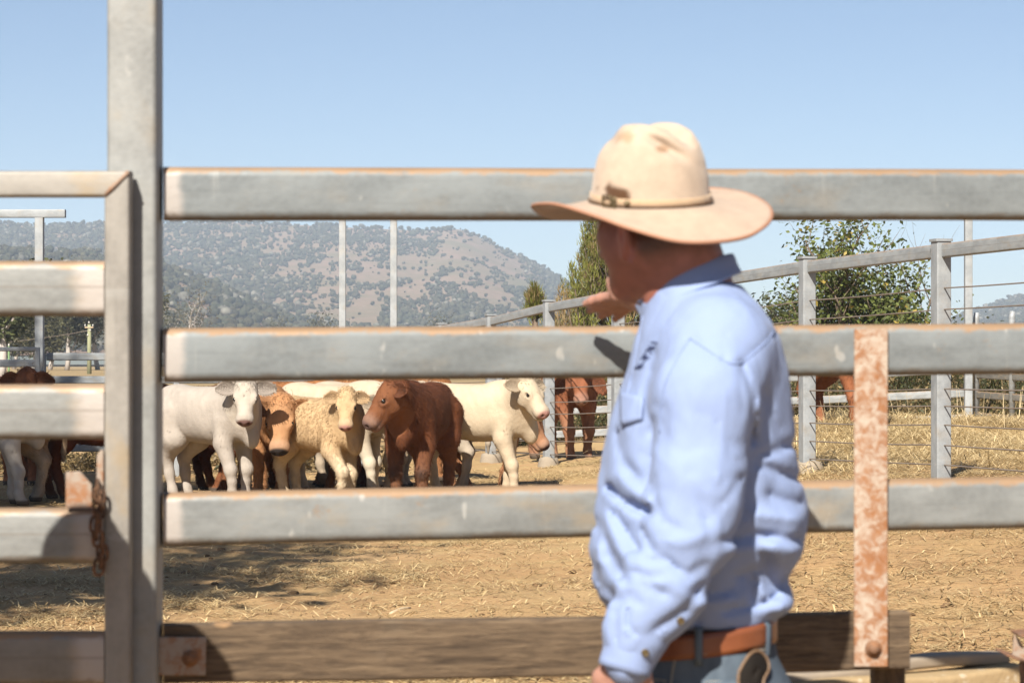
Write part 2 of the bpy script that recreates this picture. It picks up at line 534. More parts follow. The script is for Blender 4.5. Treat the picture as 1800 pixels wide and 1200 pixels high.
n = NT('yard_dirt')
o = n.co()
a = n.noise(o, .55, 5, .6); b = n.noise(n.co(loc=(9, 4, 0)), 3.5, 6, .7); d = n.noise(o, 38, 5, .7)
c = n.ramp(a, [(.3, (.45, .28, .14)), (.5, (.52, .33, .165)), (.7, (.56, .375, .20))])
c = n.mix(n.rng_(b, .52, .72, 0, .6), c, (.27, .175, .095))
st = n.noise(n.co(sc=(1, 3.0, 1), rot=(0, 0, .4)), 30, 4, .75, 1.2)
c = n.mix(n.rng_(st, .56, .7, 0, .75), c, (.56, .41, .21))
xyz = n.sep(n.tc.outputs['Object']); y = xyz[1]
hm = n.math('MULTIPLY', n.rng_(n.math('ADD', xyz[0], n.math('MULTIPLY', b, 1.6)), 1.2, 2.8), n.rng_(y, 20.5, 24))
c = n.mix(n.math('MULTIPLY', hm, .8), c, n.mix(d, (.38, .27, .13), (.66, .51, .27)))
dk = n.rng_(n.noise(n.co(loc=(5, 8, 0)), 2.1, 6, .75, .8), .60, .70, 0, .65)
c = n.mix(dk, c, (.22, .145, .08))
fl2 = n.math('MULTIPLY', n.rng_(n.noise(n.co(loc=(2, 2, 0)), 1.3, 5, .7), .42, .62), n.rng_(y, 12, 20, .3, .8))
c = n.mix(fl2, c, n.mix(d, (.38, .26, .12), (.64, .48, .24)))
c = n.mix(n.rng_(y, 40, 70), c, n.mix(n.noise(o, .2, 6, .7), (.30, .22, .115), (.42, .31, .17)))
n.bump(n.math('ADD', n.math('MULTIPLY', b, .7), d), .8, .03)
M_dirt = n.fin(c, .95, 0, .1)

def attr_mat(name, rough=.9, spec=.15, tr=0., var=.35, sc=18, sheen=0, bumpy=False):
    n = NT(name); c = n.attr()
    nz = n.noise(n.co(), sc, 4, .6)
    c = n.mix(1.0, c, n.ramp(nz, [(.25, 1-var), (.75, 1+var*.35)]), 'MULTIPLY')
    if bumpy: n.bump(n.math('ADD', n.noise(n.co(sc=(1.6, 1.6, .7)), 34, 4, .7, .6), n.math('MULTIPLY', n.noise(n.co(), 9, 3), .8)), .55, .012)
    m = n.fin(c, rough, 0, spec, sheen)
    if tr:
        t = n.t.nodes.new('ShaderNodeBsdfTranslucent'); n.L(c, t.inputs[0])
        ms = n.t.nodes.new('ShaderNodeMixShader'); ms.inputs[0].default_value = tr
        n.L(n.b.outputs[0], ms.inputs[1]); n.L(t.outputs[0], ms.inputs[2]); n.L(ms.outputs[0], n.out.inputs[0])
    return m
M_leaf = attr_mat('leaf', .55, .35, .3, .3, 3)
M_straw = attr_mat('straw', .7, .3, .2, .2, 4)
M_coat = attr_mat('calf_coat', .8, .15, 0, .10, 7, bumpy=True)
M_fur = attr_mat('calf_hair', .75, .2, .15, .2, 11)
M_woods = attr_mat('hill_woods', .95, .05, 0, .35, .25)
n = NT('eye'); M_eye = n.fin((.012, .009, .007), .08, 0, .6)

def bark(name, a, b, sc=6):
    n = NT(name); c = n.mix(n.noise(n.co(sc=(1, 1, .25)), sc, 5, .65), a, b)
    n.bump(n.noise(n.co(sc=(2, 2, .4)), sc*3, 4), .5, .02); return n.fin(c, .9, 0, .15)
M_bark = bark('brown_bark', (.10, .07, .05), (.26, .2, .15))
M_gumbark = bark('pale_gum_bark', (.42, .37, .33), (.62, .57, .52), 3)

n = NT('hill_soil'); o = n.co()
a = n.noise(o, .012, 6, .65); b = n.noise(o, .07, 5, .7); bb = n.noise(o, .35, 4, .7)
c = n.ramp(a, [(.35, (.20, .17, .10)), (.55, (.30, .205, .15)), (.75, (.36, .25, .20))])
c = n.mix(n.rng_(b, .45, .65, 0, .6), c, (.17, .16, .095))
c = n.mix(n.rng_(bb, .6, .72, 0, .6), c, (.52, .42, .36))
n.bump(bb, .8, 1.5)
M_hill = n.fin(c, .95, 0, .05)

n = NT('concrete'); c = n.mix(n.noise(n.co(), 12, 6, .7), (.27, .22, .16), (.40, .34, .27)); n.bump(n.noise(n.co(), 40, 4), .4, .01)
M_conc = n.fin(c, .9, 0, .2)
n = NT('dusty_trough'); c = n.mix(n.noise(n.co(), 9, 6, .7), (.36, .25, .13), (.47, .35, .2))
c = n.mix(n.rng_(n.noise(n.co(sc=(1, 1, 1)), 30, 4), .6, .7, 0, .6), c, (.6, .52, .4)); n.bump(n.noise(n.co(), 40, 4), .4, .01)
M_trough = n.fin(c, .9, 0, .2)
n = NT('cable_wire'); M_wire = n.fin(n.mix(n.noise(n.co(), 8, 3), (.2, .15, .11), (.34, .29, .25)), .55, .3, .4)

# ------------------------------------------------------------------ ground
def zg(X, Y):
    X = np.asarray(X, dtype=float); Y = np.asarray(Y, dtype=float)
    z = sstep(Y, 9, 17)*(0.06+0.42*sstep(X, -0.8, 4.2))
    z = z+0.15*sstep(Y, 20, 30)*sstep(X, 1.5, 4.5)
    fade = 1-sstep(Y, 40, 70)
    return z*(.35+.65*fade)+.85*sstep(Y, 45, 170)

def axis(segs):
    out = []
    for a, b, st in segs: out += list(np.arange(a, b, st))
    return np.array(out+[segs[-1][1]])
gx = axis([(-3500, -400, 310), (-400, -60, 34), (-60, -7, 1.5), (-7, 8, .075), (8, 60, 1.5), (60, 400, 34), (400, 3500, 310)])
gy = axis([(-80, 10, 3), (10, 34, .085), (34, 80, 1.2), (80, 400, 20), (400, 4200, 200)])
GX, GY = np.meshgrid(gx, gy, indexing='ij')
GZ = zg(GX, GY)
near = sstep(GY, 9, 11)*(1-sstep(GY, 33, 36))
lump = .035*fbm(GX*1.1, GY*1.1, 0*GX, 3)+.018*fbm(GX*5, GY*5, 0*GX+3, 3)+.012*np.maximum(fbm(GX*11, GY*11, 0*GX+9, 2), 0)
mound = .10*sstep(GX, .9, 2.4)*sstep(GY, 21, 25)*fbm(GX*.9, GY*.9, 0*GX+5, 3)
GZ = GZ+near*(lump+mound)
v, f = grid_mesh(np.stack([GX, GY, GZ], 2))
ground = obj('ground', v, np.array(f), M_dirt); tag(ground, kind='structure')
def zgn(X, Y):
    X = np.asarray(X, dtype=float); Y = np.asarray(Y, dtype=float)
    nr = sstep(Y, 9, 11)*(1-sstep(Y, 33, 36))
    return zg(X, Y)+nr*(.035*fbm(X*1.1, Y*1.1, 0*X, 3)+.018*fbm(X*5, Y*5, 0*X+3, 3)+.012*np.maximum(fbm(X*11, Y*11, 0*X+9, 2), 0)+.10*sstep(X, .9, 2.4)*sstep(Y, 21, 25)*fbm(X*.9, Y*.9, 0*X+5, 3))

# straw lying about: thin blades, too many to count
def blades(x, y, z, length, width, yaw, pitch, col, bend=.15):
    n = len(x)
    d = np.stack([np.cos(yaw)*np.cos(pitch), np.sin(yaw)*np.cos(pitch), np.sin(pitch)], 1)*length[:, None]
    s = np.stack([-np.sin(yaw), np.cos(yaw), 0*yaw], 1)*width[:, None]*.5
    p = np.stack([x, y, z], 1)
    mid = p+d*.5; mid[:, 2] += bend*length*rng.random(n)
    V = np.stack([p-s, p+s, mid+s, mid-s, p+d+s*.4, p+d-s*.4], 1).reshape(-1, 3)
    b = np.arange(n)*6
    Q = np.concatenate([np.stack([b, b+1, b+2, b+3], 1), np.stack([b+3, b+2, b+4, b+5], 1)])
    return V, Q, np.repeat(col, 6, 0)

def straw_patch(N, y0, y1, dens):
    Y = y0+(y1-y0)*rng.random(N*3); X = (rng.random(N*3)*2100-150-900)/F*Y
    keep = rng.random(N*3) < dens(X, Y)
    X, Y = X[keep][:N], Y[keep][:N]; n = len(X)
    t = rng.random(n)[:, None]
    col = (1-t)*np.array([.42, .29, .13])+t*np.array([.80, .62, .34])
    col *= .75+.45*rng.random((n, 1))
    L = .04+.13*rng.random(n)**2.2
    return blades(X, Y, zgn(X, Y)+.004+.02*rng.random(n)**3, L, .003+.006*rng.random(n), rng.random(n)*6.28, (rng.random(n)-.35)*.35, col)
clump = lambda X, Y, s: np.clip(.5+1.6*fbm(X*s, Y*s, 0*X+2, 3), 0.03, 1)
parts = [straw_patch(46000, 9.5, 19, lambda X, Y: np.clip(.12+.9*clump(X, Y, 1.6)**2*(.35+.65*sstep(X, .5, -2.2)), 0, 1)),
         straw_patch(60000, 19, 30, lambda X, Y: clump(X, Y, 1.1)*(.55+.45*sstep(X, -.5, .8))),
         straw_patch(40000, 20, 33, lambda X, Y: sstep(X, .6, 2.2)*np.clip(.4+clump(X, Y, .8), 0, 1))]
V, Q, CO, n0 = [], [], [], 0
for a, b, c in parts: V.append(a); Q.append(b+n0); CO.append(c); n0 += len(a)
# heaped hay at the right, on the mound
n_ = 80000
Y = 20.5+11.5*rng.random(n_); X = .9+(7.5)*rng.random(n_)
k = rng.random(n_) < sstep(X, .9, 2.2)*(.25+.75*sstep(Y, 21, 25))*np.clip(.55+1.2*fbm(X*.9, Y*.9, 0*X+5, 3), .05, 1)
X, Y = X[k], Y[k]; n_ = len(X); t = rng.random(n_)[:, None]
col = ((1-t)*np.array([.50, .37, .18])+t*np.array([.85, .68, .39]))*(.8+.35*rng.random((n_, 1)))
a, b, c = blades(X, Y, zgn(X, Y)+.1*rng.random(n_)**1.6, .08+.18*rng.random(n_), .004+.005*rng.random(n_), rng.random(n_)*6.28, (rng.random(n_)-.4)*.7, col, .2)
V.append(a); Q.append(b+n0); CO.append(c)
straw = obj('straw', np.concatenate(V), np.concatenate(Q), M_straw, col=np.concatenate(CO))
tag(straw, kind='stuff')

# lumps of dung and clods on the dirt
def lumpy(c, r, seed, nu=9, nv=6, flat=.6):
    th = np.linspace(0, 2*np.pi, nu, endpoint=False)[:, None]; ph = np.linspace(-.1, np.pi/2, nv)[None, :]
    x = np.cos(th)*np.cos(ph); y = np.sin(th)*np.cos(ph); z = np.sin(ph)*np.ones_like(th)
    k = 1+.35*noise3(x*1.7+seed, y*1.7, z*1.7+seed*.3)
    return grid_mesh(np.stack([c[0]+r*k*x, c[1]+r*k*y, c[2]+flat*r*k*z], 2), True)
ps = []
for i in range(420):
    y = 10+12*random.random()**.8; x = (random.random()*2000-1000)/F*y; r = .006+.03*random.random()**3
    ps.append(lumpy((x, y, float(zgn(x, y))), r, i*.7))
v, f = join(ps)
n = NT('dark_clod'); M_clod = n.fin(n.mix(n.noise(n.co(), 30, 4), (.12, .075, .04), (.24, .15, .08)), .95, 0, .1)
tag(obj('clods', v, f, M_clod), kind='stuff')
# the pale stick lying on the dirt
s0 = P(683, 1088, 13.3); s1 = P(722, 1075, 13.6)
stick = thing('stick', 'short pale stick lying on the dirt in front of the herd', 'stick', T(*s0))
q = [s0+(s1-s0)*t+np.array([0, 0, .02+.012*math.sin(t*3)]) for t in np.linspace(0, 1, 6)]
v, f = tube(q, [.010, .014, .012, .013, .010, .006], 7)
n = NT('pale_wood'); M_palewood = n.fin(n.mix(n.noise(n.co(sc=(1, 1, 1)), 40, 4), (.5, .37, .22), (.7, .56, .38)), .8)
obj('stem', v, f, M_palewood, stick)

# ------------------------------------------------------------------ foreground yard fence
XA = (279-900)/F*4.5; XB = (1800-900)/F*4.745; MF = .245/(XB-XA)
def fd(px): return (4.5-MF*XA)/(1-MF*(px-900)/F)
def Pf(px, py, off=0.):
    p = P(px, py, fd(px)+off); return p
M_bolt = M_rustdark
fence = thing('yard_fence', 'near galvanised steel rail fence behind the man, with rusty strap and timber board', 'fence', T(P(231, 640, 4.5)[0], 4.5, 0))
px0, px1 = (187-900)/F*4.455, (275-900)/F*4.455
beam('post', ((px0+px1)/2, 4.501, 0), ((px0+px1)/2, 4.501, 3.1), .092, .092, .009, M_post, fence, up=(0, 1, 0))
def wobble(seed, a=.0022):
    def w(p):
        k = a*float(noise3(p[0]*2.2+seed, p[1]*8, p[2]*6+seed*.7)); return [p[0], p[1]+k, p[2]+k*.6]
    return w
for i, (l, r) in enumerate(((340.5, 343.0), (624.5, 613.0), (912.5, 882.5))):
    a, b = Pf(284, l, .021), Pf(1800, r, .021); b = a+(b-a)*1.16; a[0] = px1+.003
    a_, b_ = Vector(a), Vector(b); L = (b_-a_).length
    mt = steel('galvanised_rail_%s' % 'abc'[i], (.215, .235, .24) if i < 2 else (.24, .25, .245), half=.05, dust=1.0, endpale=L/2, warm=-.12 if i < 2 else .2, pw=.03)
    beam('rail', a, b, .042, .1005, .019, mt, fence, 40, seg=6, wob=wobble(i*3.3))
a, b = Pf(284, 1146, .027), Pf(1593, 1123, .027); a[0] = px1+.002
def plankw(p):
    k = .004*float(noise3(p[0]*1.6, p[1]*9, p[2]*7+4))+.003*float(noise3(p[0]*6, p[1]*20, p[2]*25)); return [p[0], p[1]+k, p[2]+k*1.1]
beam('timber_board', a, b, .05, .113, .007, M_timber, fence, 120, seg=5, wob=plankw)
# strap with its bolt
a, b = Pf(1531, 578, -.006), Pf(1531, 1170, -.006)
M_, L_ = frame(a, b, (0, 1, 0))
st = beam('strap', a, b, .0655, .007, .0025, M_rust, fence, 8, up=(0, 1, 0), wob=wobble(9, .001))
def bolt(c, parent, r=.011):
    c = np.array(c); prof = [(0, 1.5), (-.004, 1.5), (-.004, 1.0), (-.010, .98), (-.014, .8), (-.016, .4), (-.0165, .02)]
    ang = np.linspace(0, 2*np.pi, 14, endpoint=False)
    V = np.array([[(c[0]+r*q*math.cos(t), c[1]+y, c[2]+r*q*math.sin(t)) for (y, q) in prof] for t in ang])
    v, f = grid_mesh(V, True); return obj('bolt', v, f, M_bolt, parent)
bolt(Pf(1535, 1139, -.010), st)
pl = beam('bracket_plate', Pf(276, 1152, -.006), Pf(362, 1152, -.006), .007, .072, .0025, M_rustplate, fence, 4, wob=wobble(4, .001))
bolt(Pf(335, 1156, -.010), pl, .010)
a = Pf(1560, 1176, .09)
beam('stump_post', (a[0], a[1], 0), (a[0], a[1], .86), .062, .062, .006, M_timber, fence, 4, up=(0, 1, 0))

# ------------------------------------------------------------------ gate at the left
GY_ = 4.40
def Pg(px, py, off=0.): return P(px, py, GY_+off)
gx1 = Pg(228, 0)[0]; gx0 = Pg(183, 0)[0]; gz = Pg(0, 300)[2]; tw = gx1-gx0
gate = thing('steel_gate', 'dust-stained steel rail gate at the left beside the tall post', 'gate', T(gx0, GY_+.023, 0))
xl = -2.55
def mitre(n, p, q, vertical):
    """50 mm square tube whose ends are cut at 45 degrees"""
    x0, x1, z0, z1 = min(p[0], q[0]), max(p[0], q[0]), min(p[1], q[1]), max(p[1], q[1])
    M = T((x0+x1)/2, GY_+tw/2, (z0+z1)/2)
    if vertical: Mr = M @ Matrix.Rotation(-math.pi/2, 4, 'Y'); L = z1-z0
    else: Mr = M; L = x1-x0
    w = tw
    def cut(v):
        for k in v:
            d = w/2
            if vertical:
                if k[0] > 0: k[0] = L/2-(d-(-k[2] if True else 0)) if False else L/2-(w/2+k[2]*MIT)
                else: k[0] = -L/2
            else:
                if k[0] > 0: k[0] = L/2-(w/2-k[2])
        return v
    v, f = extrude(rr(w, w, .006, 4), L, 1)
    v = cut(v)
    o = obj(n, v, f, M_gateframe, gate, Mr, world=False); autosmooth(o); return o
MIT = -1
# top rail: its right end cut so that its upper edge is the long one
top = mitre('frame_rail', (xl, gz-tw), (gx1, gz), False)
for v_ in top.data.vertices:
    if v_.co.x > 0: v_.co.x = (gx1-xl)/2-(tw/2-v_.co.z)
stile = mitre('stile', (gx0, .12), (gx1, gz), True)
Ms = MW[stile.name]; Mi = Ms.inverted()
for v_ in stile.data.vertices:
    w = Ms @ v_.co
    if w.z > 1: w.z = gz-(gx1-w.x)-.0015 if True else w.z; w.z = gz-.0015-(gx1-w.x)*0+0 if False else w.z
    v_.co = Mi @ w
for v_ in stile.data.vertices:
    w = Ms @ v_.co
    if w.z > 1: w.z = gz-tw+(w.x-gx0)-.001
    v_.co = Mi @ w
# weld bead along the mitre
v, f = tube([(gx0+.002, GY_-.0005, gz-tw+.002), (gx0+tw*.35, GY_-.001, gz-tw*.64), (gx0+tw*.7, GY_-.001, gz-tw*.31), (gx1-.002, GY_-.0005, gz-.002)], [.0035, .0045, .0035, .004], 8)
obj('weld_bead', v, f, M_rustplate, gate)
for i in range(7):
    yc = 507.5+216.2*i
    a = Pg(-10, yc, .023); b = Pg(180, yc, .023); a = np.array([xl+.045, a[1], a[2]]); b[0] = gx0-.001
    L = b[0]-a[0]
    if i == 3: mg = steel('gate_rail_soiled', (.25, .235, .21), half=.0505, dust=1., endpale=L/2, groove=True, warm=.6, streak=.2)
    if i == 0: mg = steel('gate_rail_steel', (.25, .255, .245), half=.0505, dust=.85, endpale=L/2, groove=True, warm=.35, streak=.4)
    beam('gate_rail', a, b, .040, .101, .018, mg, gate, 30, seg=6, wob=wobble(i*2.1+20, .0015))
beam('stile', (xl+.022, GY_+.023, .12), (xl+.022, GY_+.023, gz-tw-.002), tw, tw, .006, M_gateframe, gate, up=(0, 1, 0))
# latch: a plate standing on the fourth rail and a rusted flat on the stile
def plate_poly(name, pts, y0, y1, mat, parent):
    n = len(pts); v = [(p[0], y0, p[1]) for p in pts]+[(p[0], y1, p[1]) for p in pts]
    f = [tuple(range(n)), tuple(range(n, 2*n))[::-1]]+[(i, i+n, (i+1) % n+n, (i+1) % n) for i in range(n)]
    o = obj(name, v, f, mat, parent, smooth=False); autosmooth(o)
    bv = o.modifiers.new('b', 'BEVEL'); bv.width = .0015; bv.segments = 2; bv.limit_method = 'ANGLE'
    return o
q = [Pg(x, y)[[0, 2]] for x, y in ((116, 892), (116, 829), (141, 828), (162, 852), (162, 892))]
plate_poly('latch_plate', q, GY_-.004, GY_+.006, M_rustplate, gate)
q = [Pg(x, y)[[0, 2]] for x, y in ((170, 905), (171, 800), (178, 790), (183, 792), (183, 905))]
plate_poly('latch_bar', q, GY_-.006, GY_+.010, M_rustplate, gate)
# chain hung over the latch
chain = thing('chain', 'short rusty chain hanging on the gate beside its latch', 'chain', T(*Pg(171, 1000, -.02)))
def link(c, ax, roll, Lk=.031, Wk=.018, r=.0032):
    ax = Vector(ax).normalized(); s = ax.cross(Vector((math.cos(roll), math.sin(roll), 0.2))).normalized()
    pts = []
    for k in range(14):
        t = 2*math.pi*k/14; cx = math.cos(t); sx = math.sin(t)
        pts.append(Vector(c)+ax*((Lk/2-Wk/2)*(1 if cx > 0 else -1)*min(1, abs(cx)*3)+Wk/2*cx)+s*(Wk/2*sx))
    pts = pts+[pts[0]]
    return tube(pts, r, 6, cap=False)
for i in range(12):
    y = 858+i*12.5; x = 172+4*math.sin(i*.9)+(4 if i > 7 else 0)
    v, f = link(Pg(x, y, -.016-.006*(i % 2)), (.12*math.sin(i), .05, -1), (i % 2)*1.45+.3)
    obj('link', v, f, M_chain, chain)
# ------------------------------------------------------------------ trough wall and rusty bracket, lower right
t0, t1 = np.array([.26, 5.29, .682]), np.array([1.215, 5.905, .682])
trough = thing('feed_trough', 'dust covered low trough wall at the lower right behind the timber board', 'trough', T(t0[0], t0[1], 0))
def tw_(p):
    k = .012*float(noise3(p[0]*3, p[1]*6, p[2]*6)); return [p[0], p[1]+k, p[2]+k]
beam('wall', (*t0[:2], .34), (*t1[:2], .34), .10, .66, .012, M_trough, trough, 40, wob=tw_)
n = NT('trough_lip'); M_lip = n.fin(n.mix(n.noise(n.co(), 20, 5), (.24, .2, .17), (.42, .33, .22)), .8)
dirv = (t1-t0)/np.linalg.norm(t1-t0)
beam('lip', (*(t0+[-.02, .03, 0])[:2], .684), (*(t1+[-.02, .03, 0])[:2], .684), .07, .03, .01, M_lip, trough, 12, wob=tw_)
brk = thing('rusty_bracket', 'rusted steel bracket standing at the lower right corner by the trough', 'bracket', T(P(1800, 1190, 5.3)))
def pp(name, px, y0, y1, mat=M_rustplate): return plate_poly(name, [P(a, b, 5.3)[[0, 2]] for a, b in px], y0, y1, mat, brk)
pp('gusset', [(1781, 1113), (1786, 1116), (1812, 1160), (1830, 1175), (1790, 1158), (1778, 1152)], 5.29, 5.298)
pp('flange', [(1756, 1144), (1762, 1143), (1850, 1176), (1850, 1184)], 5.22, 5.36, M_rustdark)
pp('web', [(1781, 1110), (1850, 1104), (1850, 1110), (1787, 1116)], 5.26, 5.34, M_rustdark)
pp('post', [(1800, 1165), (1850, 1180), (1850, 1700), (1812, 1700)], 5.30, 5.35, M_rustdark)

# ------------------------------------------------------------------ materials for people
n = NT('skin'); c = n.attr(); nz = n.noise(n.co(), 45, 4, .6)
c = n.mix(1, c, n.ramp(nz, [(.3, .82), (.7, 1.08)]), 'MULTIPLY')
n.bump(n.noise(n.co(), 160, 3), .25, .002)
n.b.inputs['Subsurface Weight'].default_value = .08; n.b.inputs['Subsurface Radius'].default_value = (.01, .004, .002)
M_skin = n.fin(c, .5, 0, .4)
def cloth(name, a, b, sc, weave=420):
    n = NT(name); o = n.co(); c = n.mix(n.noise(o, sc, 4, .6), a, b)
    w = n.noise(n.co(sc=(1, 1, 3)), weave, 2)
    c = n.mix(n.math('MULTIPLY', w, .2), c, tuple(min(1, x*1.2) for x in b))
    n.bump(n.math('ADD', n.math('MULTIPLY', w, .3), n.noise(n.co(sc=(1, 1, .35), rot=(0, .3, 0)), 45, 4, .6)), .3, .004)
    return n.fin(c, .85, 0, .15, .05)
M_shirt = cloth('blue_shirt', (.245, .318, .53), (.285, .365, .585), 6)
n = NT('denim'); o = n.co()
c = n.mix(n.rng_(n.noise(n.co(sc=(1, 1, .3)), 14, 5, .6), .35, .7), (.045, .065, .095), (.12, .16, .205))
c = n.mix(n.math('MULTIPLY', n.noise(n.co(sc=(1, 1, 4)), 500, 2), .5), c, (.16, .19, .22)); n.bump(n.noise(o, 60, 4), .4, .004)
M_denim = n.fin(c, .9, 0, .15)
n = NT('denim_seam'); M_seam = n.fin(n.mix(n.noise(n.co(), 220, 2), (.2, .22, .23), (.42, .38, .3)), .9)
n = NT('belt_leather'); c = n.mix(n.noise(n.co(sc=(1, 1, 3)), 18, 5, .6), (.15, .042, .016), (.30, .095, .034)); n.bump(n.noise(n.co(), 120, 3), .2, .002); M_belt = n.fin(c, .45, 0, .5)
n = NT('hat_felt'); c = n.attr(); c = n.mix(1, c, n.ramp(n.noise(n.co(), 28, 6, .7), [(.3, .86), (.7, 1.06)]), 'MULTIPLY')
n.bump(n.noise(n.co(), 200, 4, .7), .25, .002); M_felt = n.fin(c, .95, 0, .1, .2)
n = NT('hat_edge'); M_edge = n.fin((.40, .2, .12), .8)
n = NT('dark_leather'); M_dark = n.fin(n.mix(n.noise(n.co(), 40, 4), (.008, .007, .006), (.02, .015, .012)), .8, 0, .15)
n = NT('tan_leather'); M_tan = n.fin(n.mix(n.noise(n.co(), 60, 4), (.13, .075, .04), (.24, .15, .085)), .6)
n = NT('brass'); M_brass = n.fin(n.mix(n.noise(n.co(), 90, 3), (.12, .09, .05), (.3, .24, .14)), .45, .7)
n = NT('boot_leather'); M_boot = n.fin(n.mix(n.noise(n.co(), 20, 4), (.09, .05, .03), (.2, .13, .08)), .6)
n = NT('dark_hair'); M_hair = n.fin(n.mix(n.noise(n.co(sc=(1, 1, .3)), 120, 3), (.02, .013, .01), (.06, .04, .03)), .7)
n = NT('navy_thread'); M_navy = n.fin((.03, .045, .13), .8)

# ------------------------------------------------------------------ the man
YM = 3.95
man = thing('person', 'man in a tan felt hat and light blue shirt pointing at the cattle', 'person', T(.294, YM, 0))
# --- shirt
fl = Field((.02, 3.50, .90), (.56, 4.62, 1.62), .0062)
fl.loft(2, [(.985, .295, .128, YM, .170), (1.008, .297, .143, YM, .178), (1.03, .281, .146, YM, .182), (1.056, .275, .147, YM, .184),
            (1.10, .290, .162, YM, .19), (1.16, .302, .167, YM, .192), (1.205, .306, .162, YM, .195), (1.30, .309, .151, YM, .20),
            (1.39, .320, .130, YM, .205), (1.447, .318, .116, YM, .185), (1.493, .310, .095, YM, .13), (1.53, .292, .078, YM, .088)], .02, 2.2)
fl.cone((.325, 3.80, 1.435), (.325, 4.10, 1.435), .072, .072, .05)
arm = [P(1266, 618, 3.80), P(1240, 700, 3.745), P(1222, 850, 3.715), P(1206, 935, 3.70), P(1160, 1030, 3.695), P(1120, 1105, 3.69), P(1103, 1162, 3.685)]
fl.chain(arm, [.074, .079, .069, .066, .056, .043, .0385], .03)
fl.ell(P(1178, 1035, 3.69), (.045, .045, .05), .03)
fl.ell(P(1135, 1070, 3.69), (.045, .042, .045), .03)
fl.ell((.425, YM, 1.13), (.045, .15, .07), .06)                      # bloused fold over the back
fl.ell((.425, YM, 1.018), (.03, .13, .022), .03)
farm = [np.array([.325, 4.12, 1.435]), np.array([.29, 4.30, 1.475]), P(1142, 522, 4.42)]
fl.chain(farm, [.074, .055, .031], .03)
# explicit cloth folds: (photo polyline, width px, depth m, far limit in y)
FOLDS = [
 ([(1112, 1002), (1135, 1012), (1160, 1010)], 6, -.008, 3.8), ([(1130, 932), (1147, 967)], 6, -.008, 3.9), ([(1135, 985), (1170, 982), (1190, 995)], 6, -.006, 3.8),
 ([(1150, 1108), (1185, 1084), (1210, 1066), (1230, 1030)], 8, -.008, 3.8), ([(1105, 1070), (1105, 1100), (1116, 1116)], 5, -.007, 3.8), ([(1127, 1027), (1172, 1045)], 7, -.005, 3.8),
 ([(1078, 900), (1105, 940), (1121, 965)], 7, -.009, 4.2), ([(1049, 915), (1068, 962), (1100, 1020)], 8, -.006, 4.2), ([(1040, 990), (1060, 1030), (1084, 1052)], 8, -.006, 4.2),
 ([(1062, 905), (1085, 960), (1112, 1000)], 8, .005, 4.2), ([(1045, 960), (1062, 1000), (1085, 1030)], 8, .005, 4.2),
 ([(1270, 950), (1325, 938), (1400, 948)], 8, -.009, 4.1), ([(1290, 968), (1340, 962), (1398, 968)], 10, .005, 4.3), ([(1335, 955), (1342, 985), (1348, 1005)], 9, -.007, 3.95),
 ([(1365, 960), (1372, 985)], 9, .008, 4.3), ([(1295, 1012), (1332, 1000)], 6, -.008, 4.2), ([(1320, 1016), (1323, 1052)], 6, -.007, 4.2), ([(1335, 1030), (1345, 1052)], 7, .006, 4.2),
 ([(1270, 1074), (1330, 1064), (1366, 1046)], 5, -.007, 4.2), ([(1240, 1060), (1290, 1052), (1320, 1035)], 9, .005, 4.2),
 ([(1072, 858), (1095, 880), (1118, 893), (1142, 900)], 7, -.014, 4.0), ([(1085, 835), (1110, 862), (1142, 880)], 8, .006, 4.0),
 ([(1265, 890), (1283, 868), (1303, 838)], 6, -.005, 3.8), ([(1299, 654), (1308, 724)], 6, -.004, 3.8), ([(1150, 880), (1165, 915), (1195, 930)], 7, -.006, 3.8), ([(1160, 950), (1200, 955), (1240, 940)], 8, .004, 3.8),
 ([(1330, 815), (1365, 828), (1402, 842)], 8, -.008, 4.2), ([(1327, 800), (1365, 792), (1402, 778)], 8, -.007, 4.2), ([(1345, 690), (1360, 735), (1375, 782)], 8, -.005, 4.2), ([(1350, 870), (1403, 885)], 9, -.006, 4.2), ([(1335, 905), (1400, 912)], 9, .006, 4.2),
 ([(1275, 690), (1268, 770), (1261, 850)], 4, .0022, 3.8), ([(1085, 760), (1095, 810), (1125, 840)], 8, -.006, 4.0), ([(1150, 740), (1142, 800), (1146, 850)], 8, -.005, 3.86),
 ([(1170, 720), (1165, 800)], 10, -.003, 3.8), ([(1205, 740), (1195, 850)], 12, .002, 3.8), ([(1235, 880), (1250, 960)], 9, -.004, 3.8), ([(1180, 1000), (1215, 1010), (1240, 990)], 7, -.005, 3.8),
 ([(1085, 1090), (1080, 1130)], 6, -.004, 3.8), ([(1125, 1060), (1100, 1050), (1080, 1075)], 7, -.006, 3.8), ([(1060, 940), (1050, 985)], 8, .004, 4.2),
 ([(1150, 620), (1130, 700)], 6, -.005, 4.0), ([(1170, 640), (1150, 700)], 7, .003, 4.0), ([(1215, 592), (1255, 625), (1300, 640), (1345, 600), (1372, 568)], 3, -.0035, 3.96), ([(1305, 640), (1325, 700), (1322, 780)], 6, -.008, 3.9)]
idx = np.argwhere(np.abs(fl.D) < .035)
X, Y, Z = (fl.ax[i][idx[:, i]].astype(float) for i in range(3))
px = 900+X/Y*F; py = HOR+(CAMZ-Z)/Y*F
dsp = np.zeros(len(idx))
for pts, w, amp, ymax in FOLDS:
    best = np.full(len(idx), 1e9)
    for (ax_, ay_), (bx_, by_) in zip(pts[:-1], pts[1:]):
        dx, dy = bx_-ax_, by_-ay_; t = np.clip(((px-ax_)*dx+(py-ay_)*dy)/(dx*dx+dy*dy), 0, 1)
        best = np.minimum(best, np.hypot(px-ax_-t*dx, py-ay_-t*dy))
    dsp += 1.05*amp*np.exp(-(best/w)**2)*(1-sstep(Y, ymax-.04, ymax+.03))
